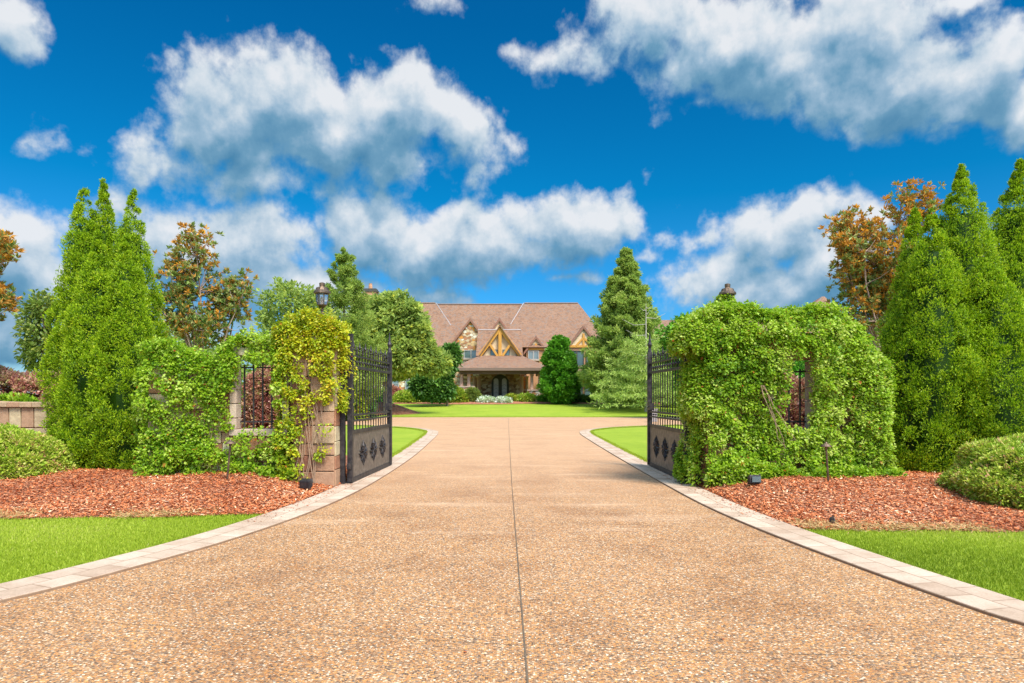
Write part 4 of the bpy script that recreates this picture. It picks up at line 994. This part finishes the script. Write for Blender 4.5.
ms.build('stonework', M['pillar_stone'], root, bevel=.012); mc.build('cap', M['pillar_stone'], root, bevel=.015)
shrub('red_hedge', gx(5, 18.5), 18.5, 2.1, .9, 2.1, 'red leaved hedge above the low stone planter wall', 93, M['redleaf'], .09, .055, 1300, 30, z0=.05, cr=.16, vb=.62, cat='hedge', flatk=5)
shrub('leafy_plant', gx(14, 15.9), 15.95, .5, .22, .3, 'fresh green plants growing inside the stone planter', 94, M['ivy'], .08, .04, 120, 24, z0=1.28, cr=.09, vb=.5, cat='plant')
shrub('red_shrub', gx(272, 16.2), 16.2, .62, .5, 2.15, 'pinkish red shrub seen through the left wall opening', 95, M['redleaf'], .06, .045, 900, 26, z0=0, cr=.10, vb=.62, flatk=3.5)
shrub('red_shrub', gx(790, 16.0), 16.0, .85, .5, 2.0, 'pinkish brown shrub seen through the right wall opening', 96, M['redleaf'], .06, .045, 700, 26, z0=0, cr=.10, vb=.68, flatk=3.5)

# ------------------------------------------------------------------ magnolias and garden trees
magnolia(205, 21, [(195, 262, 26, 34, 0), (222, 300, 26, 26, .4), (180, 300, 24, 34, -.3), (235, 292, 18, 16, .2), (205, 325, 38, 24, 0)], 'thin bronze leaved magnolia rising behind the left ivy wall', 101, vb=.45, nw=250)
magnolia(890, 19.5, [(912, 208, 24, 24, 0), (858, 226, 26, 24, .3), (880, 262, 40, 42, 0), (842, 258, 20, 22, -.3), (866, 308, 30, 34, 0), (910, 300, 30, 40, .5)], 'bronze leaved magnolia standing behind the right ivy wall', 104, vb=.58, nw=420)
magnolia(-40, 17, [(0, 248, 18, 12, 0), (-4, 298, 22, 16, 0), (-40, 285, 34, 60, 0), (-30, 240, 26, 24, .3)], 'orange leaved magnolia reaching in at the left edge of the view', 103, vb=.55, nw=230)
def lobes_px(cx, y, items, z0):
    """items: (px, py, rpx, rpy) crown masses measured against the trunk line at cx"""
    return [((px-cx)/F*y, dy, pz(py, y)-z0, rx/F*y, rx/F*y*.9, ry/F*y) for (px, py, rx, ry, dy) in items]
broadleaf('pale_tree', gx(52, 25), 25, lobes_px(52, 25, [(55, 330, 26, 38, 0), (42, 350, 22, 22, .3), (40, 310, 14, 12, 0)], 0), 'pale yellow green tree between the left evergreens and the edge', 111, M['palegreen'], .16, .09, 330, 18, 2.2, .09, cr=.34)
broadleaf('garden_tree', gx(290, 42), 42, lobes_px(290, 42, [(288, 308, 26, 22, 0), (308, 318, 20, 20, .5), (300, 350, 40, 30, 0)], 0), 'loose grey green tree behind the left lantern', 112, M['oak'], .26, .15, 420, 26, 3.0, .16, cr=.55, vb=.5)
conifer('juniper_tree', gx(344, 46), 46, pz(248, 46), 2.9, 'narrow pointed green conifer beside the left lantern', 113, M['conifer'], .17, .065, 1300, 46, cr=.36, pw=.72, vb=.45, limbs=True, upt=1.2)
broadleaf('oak_tree', gx(386, 58), 58, lobes_px(386, 58, [(393, 325, 29, 28, 0), (372, 332, 26, 26, .5), (410, 343, 19, 24, -.5), (388, 355, 42, 21, 0), (420, 352, 17, 15, 0), (360, 360, 22, 20, 0), (434, 364, 12, 10, 0)], .1), 'broad spreading oak left of the house with yellow green patches', 114, M['oak'], .34, .22, 1100, 50, 3.4, .3, cr=.66, vb=.5)
broadleaf('evergreen_bush', gx(447, 70), 70, lobes_px(447, 70, [(440, 368, 10, 16, 0), (428, 384, 14, 11, -.5), (450, 354, 7, 10, 0), (443, 386, 8, 10, 0)], .9), 'dark glossy evergreen between the oak and the porch', 115, M['dark'], .38, .24, 520, 34, 1.2, .14, cr=.6, vb=.5)
conifer('spruce_tree', gx(626, 70), 70, pz(247, 70)-.9, 4.75, 'tall layered conifer right of the house towering over the roof', 116, M['conifer'], .32, .12, 2600, 56, cr=.66, pw=.86, vb=.48, limbs=True, upt=.7)
conifer('pine_tree', gx(646, 62), 62, pz(300, 62)-.5, 5.2, 'pale sparse pine with a bare grey top beside the open right gate', 117, M['pale'], .28, .07, 640, 34, tiers=12, cr=.55, pw=1.1, vb=.5, bare=.30, bark='palebark', base=.09, upt=.1)
conifer('round_evergreen', gx(560, 74), 74, pz(336, 74)-.95, 2.15, 'dense bright green egg shaped evergreen in front of the right gables', 118, M['green'], .30, .18, 1000, 50, cr=.55, pw=.50, vb=.58, upt=.9, limbs=True)
broadleaf('garden_tree', gx(704, 50), 50, lobes_px(704, 50, [(690, 345, 26, 26, 0), (700, 370, 22, 20, 0)], 0), 'leafy tree seen between the right gate and the ivy', 119, M['green'], .28, .18, 420, 30, 2.6, .16, cr=.6, vb=.55)
broadleaf('garden_tree', gx(160, 32), 32, lobes_px(160, 32, [(175, 372, 50, 36, 0), (230, 372, 45, 28, .5), (120, 372, 40, 30, 0)], 0), 'low green trees behind the left ivy wall', 120, M['oak'], .22, .14, 500, 26, 1.6, .14, cr=.5, vb=.45)
broadleaf('garden_tree', gx(880, 30), 30, lobes_px(880, 30, [(880, 360, 50, 36, 0), (930, 362, 40, 38, .5), (820, 375, 36, 30, 0)], 0), 'low green tree behind the right ivy wall', 121, M['green'], .22, .14, 420, 26, 1.6, .14, cr=.5, vb=.4)

# ------------------------------------------------------------------ the house
def roofmesh(name, polys, mat, parent, thick=.14):
    V = []; Fs = []; UV = []
    for p in polys:
        p = [Vector(q) for q in p]; nn = (p[1]-p[0]).cross(p[2]-p[0]).normalized()
        if nn.z < 0: p.reverse(); nn = -nn
        u = Vector((0, 0, 1)).cross(nn); u = u.normalized() if u.length > 1e-4 else Vector((1, 0, 0)); v = nn.cross(u)
        Fs.append(tuple(range(len(V), len(V)+len(p)))); V += [tuple(q) for q in p]; UV += [(q.dot(u), q.dot(v)) for q in p]
    me = bpy.data.meshes.new(name); me.from_pydata(V, [], Fs); me.update()
    uvl = me.uv_layers.new(name='UVMap')
    for lp in me.loops: uvl.data[lp.index].uv = UV[lp.vertex_index]
    o = link(name, me, mat, parent); s = o.modifiers.new('solidify', 'SOLIDIFY'); s.thickness = thick; s.offset = -1
    return o
HX, HYY, HZ = 0.0, 90.0, 1.08
house = empty('stone_house', (HX, HYY, 0), 'large stone mansion with steep brown shingle roofs, timber gables and arched double door', 'house')
def L3(px, py, y): return (gx(px, y), y - HYY, pz(py, y))
YW = 90.0
def hbox(name, px0, px1, py0, py1, y0, y1, mat, parent=house, bevel=0):
    a = L3(px0, py1, y0); b = L3(px1, py0, y0); mb = MB(); mb.box((a[0], y0-HYY, a[2]), (b[0], y1-HYY, b[2])); return mb.build(name, mat, parent, bevel=bevel)
# walls
hbox('wall', 372, 597, 346, 409, 92.6, 103, M['rubble'])
hbox('wall', 380, 452, 347, 409, 91.0, 92.58, M['rubble'])
hbox('wall', 545, 599, 349.5, 409, 91.0, 92.58, M['rubble'])
hbox('wall', 480, 520, 371.5, 409, 88.0, 92.58, M['dark_rubble'])
# main roof + two hipped wings
RZ = pz(304.6, 98); EZ = pz(346, 91); yr = 98-HYY
def hip(name, xl, xr, rl, rr, yf, yr_, yb, ze, zr, hipl=True, hipr=True):
    a = (xl, yf, ze); b = (xr, yf, ze); c = (xr, yb, ze); d = (xl, yb, ze); e = (rl, yr_, zr); f = (rr, yr_, zr)
    return roofmesh(name, [[a, b, f, e], [b, c, f], [c, d, e, f], [d, a, e]], M['shingle'], house)
EZ2 = EZ - .2
hip('roof', gx(366, 91), gx(606, 91), gx(385, 98), gx(579, 98), 91.9-HYY, yr, 104.5-HYY, EZ2 + .25, RZ)
hip('roof', gx(372, 90), gx(465, 90), gx(392, 97.2), gx(436, 97.2), 90.2-HYY, 97.2-HYY, 103-HYY, EZ2, pz(303.3, 97.2))
hip('roof', gx(497, 90), gx(613, 90), gx(523.5, 97.2), gx(578.5, 97.2), 90.2-HYY, 97.2-HYY, 103-HYY, EZ2, pz(303.5, 97.2))
def seam(pts, r=.06, name='flashing', mat='lead'):
    mb = MB(); mb.tube(pts, r, 5); mb.build(name, M[mat], house)
seam([(gx(436, 97.2), 97.15-HYY, pz(303.3, 97.2)+.04), (gx(451, 93.7), 93.7-HYY, pz(325.5, 93.7)+.02)])
seam([(gx(523.5, 97.2), 97.1-HYY, pz(303.5, 97.2)+.04), (gx(510.5, 93.8), 93.8-HYY, pz(325.0, 93.8)+.06)])
seam([(gx(437, 98), yr, RZ+.03), (gx(522, 98), yr, RZ+.03)], .12, 'ridge_tile', 'fascia')
seam([(gx(394, 97.2), 97.2-HYY, pz(303.3, 97.2)+.03), (gx(435, 97.2), 97.2-HYY, pz(303.3, 97.2)+.03)], .12, 'ridge_tile', 'fascia')
seam([(gx(524.5, 97.2), 97.2-HYY, pz(303.5, 97.2)+.03), (gx(578, 97.2), 97.2-HYY, pz(303.5, 97.2)+.03)], .12, 'ridge_tile', 'fascia')

def window(px0, px1, py0, py1, y, cols=2, rows=1, mat='mullion'):
    a = L3(px0, py1, y); b = L3(px1, py0, y); x0, z0, x1, z1 = a[0], a[2], b[0], b[2]; yy = y-HYY; f = .10
    mb = MB(); mb.box((x0, yy-.06, z0), (x0+f, yy+.1, z1)); mb.box((x1-f, yy-.06, z0), (x1, yy+.1, z1)); mb.box((x0+f, yy-.06, z1-f), (x1-f, yy+.1, z1)); mb.box((x0+f, yy-.06, z0), (x1-f, yy+.1, z0+f))
    for i in range(1, cols): xc = x0+(x1-x0)*i/cols; mb.box((xc-.08, yy-.05, z0+f), (xc+.08, yy+.1, z1-f))
    for i in range(1, rows+1):
        zc = z0+(z1-z0)*i/(rows+1)
        for c in range(cols): xa = x0+(x1-x0)*c/cols+.081; xb = x0+(x1-x0)*(c+1)/cols-.081; mb.box((xa+.02, yy-.035, zc-.03), (xb-.02, yy+.05, zc+.03))
    w_ = mb.build('window', M[mat], house)
    mb = MB(); mb.box((x0+f+.002, yy+.03, z0+f+.002), (x1-f-.002, yy+.07, z1-f-.002)); mb.build('pane', M['glass'], w_)
    mb = MB(); mb.box((x0-.1, yy-.14, z0-.16), (x1+.1, yy+.05, z0-.003)); mb.build('sill', M['limestone'], w_)

def gable(cx, apy, hw, epy, bpy_, y, depth, infill='rubble', timbers=True, over=1.5, bargemat='barge', wallmat=None, brace='king', rightcut=None):
    """a steep front gable: wall below, filled triangle, two roof slabs, barge boards and timbers"""
    s = y/F; xc = gx(cx, y); za = pz(apy, y); ze = pz(epy, y); h = hw*s; yy = y-HYY; sl = (za-ze)/h
    g_ = MB(); g_.prism([(xc-h*.90, ze), (xc+h*.90, ze), (xc, ze+sl*h*.90)], yy, yy+depth*.7); g = g_.build('gable', M[infill], house)
    if bpy_ > epy: hb = MB(); hb.box((xc-h*.90, yy-.002, pz(bpy_, y)), (xc+h*.90, yy+depth*.7, ze-.002)); hb.build('wall', M[wallmat or infill], house)
    o = .16; xo = h*(1+over/hw)
    zo = za-sl*xo
    roofmesh('roof', [[(xc-xo, yy-o, zo), (xc, yy-o, za+.05), (xc, yy+depth, za+.05), (xc-xo, yy+depth, zo)], [(xc+xo, yy-o, zo), (xc, yy-o, za+.05), (xc, yy+depth, za+.05), (xc+xo, yy+depth, zo)]], M['shingle'], house, .12)
    t_ = .22; k = math.hypot(1, sl)
    for sg in (-1, 1):
        mb = MB(); xx = xc + sg*xo; d = t_*k
        mb.prism([(xc, za+.04), (xx, zo+.0), (xx, zo-d), (xc, za-d)] if sg > 0 else [(xc, za+.04), (xc, za-d), (xx, zo-d), (xx, zo)], yy-o-.12 - (.004 if sg > 0 else 0), yy-o-.003); mb.build('barge_board', M[bargemat], house)
    if timbers:
        w_ = .15
        def beam(p, q, ww=w_, k_=0):
            p = Vector((p[0], 0, p[1])); q = Vector((q[0], 0, q[1])); dd = (q-p).normalized(); nn = Vector((-dd.z, 0, dd.x))*ww
            mb = MB(); y0 = yy-.13-k_*.012; pts = [p-nn, q-nn, q+nn, p+nn]; mb.hexa([(a.x, y0, a.z) for a in pts] + [(a.x, yy+.01, a.z) for a in pts]); mb.build('beam', M['timber'], house)
        beam((xc-h*.86, ze+.15), (xc+h*.86, ze+.15), w_)
        beam((xc, ze+.15), (xc, za-1.0), w_*.9, 1)
        if brace == 'diag':
            beam((xc-h*.45, ze+.2), (xc-h*.02, ze+sl*h*.45), w_*.8, 2); beam((xc+h*.45, ze+.2), (xc+h*.02, ze+sl*h*.45), w_*.8, 3)
gable(470.3, 318.5, 19, 343.5, 409, 89.6, 6.5, 'rubble', timbers=False)
gable(499.5, 318, 11, 334, 336, 91.5, 4.5, 'stucco', over=1.5)
gable(536, 336, 10.5, 350, 350, 90.6, 4.0, 'stucco', over=2)
hbox('wall', 526.5, 545, 350.3, 409, 90.65, 92.5, M['brick'])
gable(583.5, 326, 17, 347.5, 347.5, 89.2, 6.5, 'stucco', brace='diag', over=2.2)
hbox('wall', 568, 598, 347.8, 409, 89.25, 92.5, M['brick'])
window(464, 478, 350, 358.5, 89.5, 2, 0)
window(528, 539, 350.6, 359.6, 90.55, 2, 0); window(569.5, 584, 350.5, 366, 89.15, 2, 0, 'frame')
window(586, 594, 350.5, 366, 89.15, 1, 1, 'frame')
window(575, 583, 381, 400, 89.12, 1, 1, 'frame'); window(584.5, 592, 381, 400, 89.12, 1, 1, 'frame')
window(405, 418, 379, 394, 90.9, 2, 2); window(392, 399, 379, 394, 90.9, 1, 2)
# lean-to shingle band under the right gable window
roofmesh('roof', [[(gx(567.5, 88.5), 88.3-HYY, pz(380, 88.3)), (gx(590, 88.5), 88.3-HYY, pz(380, 88.3)), (gx(590, 89.2), 89.2-HYY, pz(368.5, 89.2)), (gx(567.5, 89.2), 89.2-HYY, pz(368.5, 89.2))]], M['shingle'], house)
# chimneys
def chimney(px0, px1, pyt, y, pyb=330, pots=1):
    a = L3(px0, pyb, y); b = L3(px1, pyt, y); yy = y-HYY; w_ = b[0]-a[0]; xc = (a[0]+b[0])/2; zt = b[2]-1.05
    mb = MB(); mb.box((a[0]+.12, yy-w_*.4, a[2]), (b[0]-.12, yy+w_*.4, zt-.3)); c = mb.build('chimney', M['brick'], house)
    mb = MB(); mb.box((a[0], yy-w_*.45, zt-.3), (b[0], yy+w_*.45, zt-.02)); mb.box((a[0]+.14, yy-w_*.36, zt-.018), (b[0]-.14, yy+w_*.36, zt+.18)); mb.build('chimney_cap', M['frame'], c)
    for k in range(pots):
        mb = MB(); mb.lathe([(.30, 0), (.26, .5), (.22, .62), (.24, .78)], 10, (xc, yy, zt+.182)); mb.build('chimney_pot', M['brick'], c)
chimney(363, 378, 283, 96, 330)
# porch: cross roof, A-frame gable, low hip roof on paired columns
y1 = 82.5
zr_ = pz(330, 86.5); ze_ = pz(356, 83.2)
roofmesh('roof', [[(gx(478, 86.5), 86.5-HYY, zr_), (gx(521, 86.5), 86.5-HYY, zr_), (gx(521, 86.5)+.2, 83.2-HYY, ze_), (gx(478, 86.5)-.1, 83.2-HYY, ze_)],
                  [(gx(478, 86.5), 86.5-HYY, zr_), (gx(521, 86.5), 86.5-HYY, zr_), (gx(521, 86.5), 93.0-HYY, zr_-.6), (gx(478, 86.5), 93.0-HYY, zr_-.6)]], M['shingle'], house)
seam([(gx(478, 86.5), 86.5-HYY, zr_+.03), (gx(521, 86.5), 86.5-HYY, zr_+.03)], .07)
hbox('wall', 479.2, 520, 333, 374, 86.7, 92, M['stucco'])
# A-frame
ya = 82.3; s = ya/F; xc = gx(500, ya); za = pz(327.5, ya); zb = pz(356.5, ya); h = 20.3*s; yy = ya-HYY; sl = (za-zb)/h
mb = MB(); mb.prism([(xc-h*.88, zb), (xc+h*.88, zb), (xc, zb+sl*h*.88)], yy+.35, yy+3.6); mb.build('gable', M['stucco'], house)
roofmesh('roof', [[(xc-h*1.05, yy-.35, za-sl*h*1.05+.25), (xc, yy-.35, za+.3), (xc, yy+4.2, za+.3), (xc-h*1.05, yy+4.2, za-sl*h*1.05+.25)], [(xc+h*1.05, yy-.35, za-sl*h*1.05+.25), (xc, yy-.35, za+.3), (xc, yy+4.2, za+.3), (xc+h*1.05, yy+4.2, za-sl*h*1.05+.25)]], M['shingle'], house, .10)
def beam(p, q, ww, k=0, y0=None):
    p = Vector((p[0], 0, p[1])); q = Vector((q[0], 0, q[1])); dd = (q-p).normalized(); nn = Vector((-dd.z, 0, dd.x))*ww
    mb = MB(); a0 = (yy-.1 if y0 is None else y0)-k*.015; pts = [p-nn, q-nn, q+nn, p+nn]; mb.hexa([(a.x, a0, a.z) for a in pts] + [(a.x, yy+.3, a.z) for a in pts]); mb.build('beam', M['timber'], house, bevel=.02)
beam((xc-h, zb+.1), (xc+.03, za-.05), .23, 1); beam((xc+h, zb+.1), (xc-.03, za-.05), .23, 2)
beam((xc, zb+.05), (xc, za-.5), .19, 3)
beam((xc-h*.50, zb+sl*h*.42), (xc-h*.12, zb+.05), .14, 0); beam((xc+h*.50, zb+sl*h*.42), (xc+h*.12, zb+.05), .14, 0)
for sgn in (-1, 1):
    mb = MB(); mb.box((xc+sgn*h*.30-.42, yy+.28, zb+.1), (xc+sgn*h*.30+.42, yy+.345, zb+.85)); w_ = mb.build('window', M['frame'], house)
    mb = MB(); mb.box((xc+sgn*h*.30-.36, yy+.262, zb+.16), (xc+sgn*h*.30+.36, yy+.278, zb+.79)); mb.build('pane', M['glass'], w_)
# low hip roof
yf = 78.0; zE = pz(368, yf); zT = pz(355.5, 82.4)
a = (gx(451, yf), yf-HYY, zE); b = (gx(550.5, yf), yf-HYY, zE); c = (gx(522, 82.4), 82.4-HYY, zT); d = (gx(480, 82.4), 82.4-HYY, zT)
roofmesh('roof', [[a, b, c, d], [b, (b[0], -.5, zE), (c[0], -2.2, zT), c], [(a[0], -.5, zE), a, d, (d[0], -2.2, zT)], [d, c, (c[0], -2.2, zT), (d[0], -2.2, zT)]], M['shingle'], house, .1)
mb = MB(); mb.box((a[0]-.06, yf-HYY-.1, zE-.30), (b[0]+.06, yf-HYY+.12, zE+.02)); mb.build('gutter', M['fascia'], house)
mb = MB(); mb.box((a[0]+.9, yf-HYY+.7, zE-.66), (b[0]-.9, yf-HYY+1.15, zE-.13)); mb.box((a[0]+.9, yf-HYY+1.152, zE-.66), (a[0]+1.35, -2.2, zE-.13)); mb.box((b[0]-1.35, yf-HYY+1.152, zE-.66), (b[0]-.9, -2.2, zE-.13)); mb.build('fascia_beam', M['fascia'], house)
mb = MB(); mb.box((a[0]+.1, yf-HYY+.125, zE-.10), (b[0]-.1, -1.0, zE-.04)); mb.build('soffit', M['fascia'], house)
# columns and piers
def column(px, y, pyb, w_=.38):
    x = gx(px, y); zb_ = pz(pyb, y); mb = MB(); mb.lathe([(w_*.60, 0), (w_*.60, .18), (w_*.5, .24), (w_*.46, zE-.66-zb_-.26), (w_*.6, zE-.66-zb_-.2), (w_*.62, zE-.668-zb_)], 14, (x, y-HYY, zb_)); mb.build('column', M['colstone'], house, smooth=False)
def pier(px0, px1, pyt, y, d_=1.5):
    x0, x1 = gx(px0, y), gx(px1, y); zt = pz(pyt, y); mb = MB(); mb.box((x0, y-HYY, .6), (x1, y-HYY+d_, zt-.15)); p_ = mb.build('pier', M['rubble'], house)
    mb = MB(); mb.box((x0-.08, y-HYY-.08, zt-.148), (x1+.08, y-HYY+d_+.08, zt)); mb.build('pier_cap', M['limestone'], p_)
pier(459, 474, 386, 78.6); pier(528, 544.5, 389.5, 78.6)
for px in (461.5, 468.8): column(px, 79.2, 386)
for px in (531.8, 539.6): column(px, 79.2, 389.5)
for px in (474, 527): column(px, 86.5, 400, .36)
for px in (479, 521.5): column(px, 87.2, 402, .5)
# arched double door
yd = 87.9-HYY
def arch(xc, w_, z0, z1, n=10):
    r = w_/2; pts = [(xc-r, z0), (xc+r, z0)] + [(xc + r*math.cos(t), z1 - r + r*math.sin(t)) for t in np.linspace(0, math.pi, n)]; return pts
zd0, zd1 = pz(401.5, 87.9), pz(376.5, 87.9)
mb = MB(); mb.prism(arch(gx(500.2, 87.9), 2.25, zd0, zd1+.25, 16), yd-.12, yd+.05); door = mb.build('door', M['frame'], house)
for k in (-1, 1):
    mb = MB(); mb.prism(arch(gx(500.2, 87.9)+k*.53, .62, zd0+.35, zd1-.22, 12), yd-.16, yd-.122); mb.build('door_glass', M['doorglass'], door)
    mb = MB(); mb.box((gx(500.2, 87.9)+k*.07-.02, yd-.2, zd0+.95), (gx(500.2, 87.9)+k*.07+.02, yd-.122, zd0+1.35)); mb.build('handle', M['bronze'], door)
    mb = MB()
    for j in range(4): zz = zd0+.55+j*.48; mb.tube([(gx(500.2, 87.9)+k*.53-.26, yd-.17, zz), (gx(500.2, 87.9)+k*.53, yd-.17, zz+.22), (gx(500.2, 87.9)+k*.53+.26, yd-.17, zz)], .02, 4)
    mb.build('door_grille', M['frame'], door)
# right wing, nearer, mostly hidden behind the ivy wall
wing = empty('stone_wing', (gx(745, 72), 72, 0), 'long right wing of the mansion whose shingle roof shows above the ivy', 'building')
wx = gx(745, 72)
def wb(name, x0, x1, y0, y1, z0, z1, mat): mb = MB(); mb.box((x0-wx, y0-72, z0), (x1-wx, y1-72, z1)); return mb.build(name, mat, wing)
wb('wall', gx(668, 72), gx(850, 72), 73, 84, 0, 7.5, M['brick'])
xl, xr = gx(640, 72)-wx, gx(800, 72)-wx; rl, rr = gx(657, 79)-wx, gx(795, 79)-wx; zE2 = 7.0; zR2 = pz(320, 79)
roofmesh('roof', [[(xl, 0, zE2), (xr, 0, zE2), (rr, 7, zR2), (rl, 7, zR2)], [(xr, 0, zE2), (xr, 13, zE2), (rr, 7, zR2)], [(xr, 13, zE2), (xl, 13, zE2), (rl, 7, zR2), (rr, 7, zR2)], [(xl, 13, zE2), (xl, 0, zE2), (rl, 7, zR2)]], M['shingle'], wing)
xl, xr = gx(770, 70)-wx, gx(876, 70)-wx; pk = gx(822, 77)-wx; zp = pz(296.5, 77)
roofmesh('roof', [[(xl, -1.5, zE2), (xr, -1.5, zE2), (pk+.3, 5, zp), (pk, 5, zp)], [(xr, -1.5, zE2), (xr, 12, zE2), (pk+.3, 5, zp)], [(xr, 12, zE2), (xl, 12, zE2), (pk, 5, zp), (pk+.3, 5, zp)], [(xl, 12, zE2), (xl, -1.5, zE2), (pk, 5, zp)]], M['shingle'], wing)
for px in (676, 688, 700, 760, 800):
    x = gx(px, 73)-wx
    for z0, z1 in ((1.7, 3.6), (4.9, 6.6)):
        mb = MB(); mb.box((x-.5, .88, z0), (x+.5, .998, z1)); w_ = mb.build('window', M['frame'], wing)
        mb = MB(); mb.box((x-.42, .86, z0+.08), (x-.03, .878, z1-.08)); mb.box((x+.03, .86, z0+.08), (x+.42, .878, z1-.08)); mb.build('pane', M['glass'], w_)

# ------------------------------------------------------------------ planting in front of the house
def fs(name, px, py_top, rpx, y, label, seed, mat, L=.22, W=.12, n=130, cr=.26, cat='shrub', vb=.5, grp='shrubs along the front of the house'):
    z0 = gz(0, y)+.02; H = pz(py_top, y)-z0
    shrub(name, gx(px, y), y, rpx/F*y, max(.7, rpx/F*y*.6), H, label, seed, M[mat], L, W, n, 20, z0=z0, cr=cr, group=grp, cat=cat, vb=vb)
items = [
 ('shrub', 449, 388, 17, 75.5, 'large light green shrub left of the porch columns', 'boxyellow', 420),
 ('shrub', 472, 390.5, 8, 76, 'speckled green shrub against the left porch pier', 'palegreen', 160),
 ('shrub', 409, 392.5, 15, 76, 'wide low rounded shrub under the left window', 'boxwood', 300),
 ('shrub', 427, 394.5, 8, 77, 'small round shrub right of the one under the left window', 'green', 120),
 ('bronze_shrub', 393, 388, 9, 79, 'reddish twiggy shrub by the left house wall', 'redleaf', 160),
 ('red_shrub', 553, 394, 4, 79, 'small dark red shrub just right of the porch', 'redleaf', 80),
 ('red_shrub', 567, 391.5, 3, 79, 'upright narrow red shrub right of the egg shaped evergreen', 'redleaf', 70),
 ('red_shrub', 601, 392, 5, 77, 'dark red shrub under the tall conifer', 'redleaf', 90),
 ('red_shrub', 622, 394, 6, 78, 'dull red shrub behind the sparse pine foot', 'redleaf', 90),
 ('clipped_shrub', 581, 397.5, 13, 76, 'low dark clipped mound under the right gable windows', 'dark', 220),
 ('shrub', 637, 396, 9, 76, 'dark green mound near the pine trunk', 'dark', 160),
 ('perennial', 512, 396.5, 6, 77, 'light green perennials right of the front door', 'boxyellow', 90),
 ('perennial', 528, 396, 9, 76.5, 'spiky green perennials before the right porch pier', 'boxwood', 140),
 ('perennial', 545, 397, 7, 76.5, 'green foliage plants right of the porch pier', 'green', 110),
 ('white_flowers', 487, 399, 8, 75.2, 'pale white flowers left of the front door', 'white_flower', 120),
 ('white_flowers', 503, 399.5, 7, 75.0, 'pale white flowers straight before the front door', 'white_flower', 110),
 ('white_flowers', 563, 399, 4, 76.0, 'small clump of white flowers near the egg shaped evergreen', 'white_flower', 60),
 ('white_flowers', 610, 398.5, 9, 75.2, 'broad clump of white flowers under the pine branches', 'white_flower', 130),
 ('white_flowers', 627, 399.5, 5, 75.0, 'smaller white flower clump left of the pine trunk', 'white_flower', 70),
 ('shrub', 378, 392, 12, 66, 'green shrub seen between the left gate bars', 'green', 220),
 ('yellow_shrub', 356, 383, 7, 46, 'yellow flowering shrub seen through the left gate', 'boxyellow', 150),
 ('shrub', 362, 391, 11, 52, 'dark green shrub low behind the left gate bars', 'dark', 240),
 ('shrub', 677, 392, 12, 68, 'green shrub seen between the right gate bars', 'boxwood', 200),
 ('shrub', 697, 386, 12, 60, 'taller green shrub behind the right gate beside the ivy', 'green', 240),
]
for i, (nm, px, pt, rp, y, lb, mt, n_) in enumerate(items): fs(nm, px, pt, rp, y, lb, 200+i, mt, n=n_)
# small grey utility box by the right gate
root = empty('utility_box', (gx(654, 44), 44, 0), 'small pale grey utility box on the lawn beyond the right gate', 'box')
mb = MB(); mb.box((-.18, -.15, 0), (.18, .15, .78)); mb.build('housing', M['lead'], root, bevel=.02); mb = MB(); mb.box((-.21, -.18, .782), (.21, .18, .84)); mb.build('lid', M['lead'], root, bevel=.01)
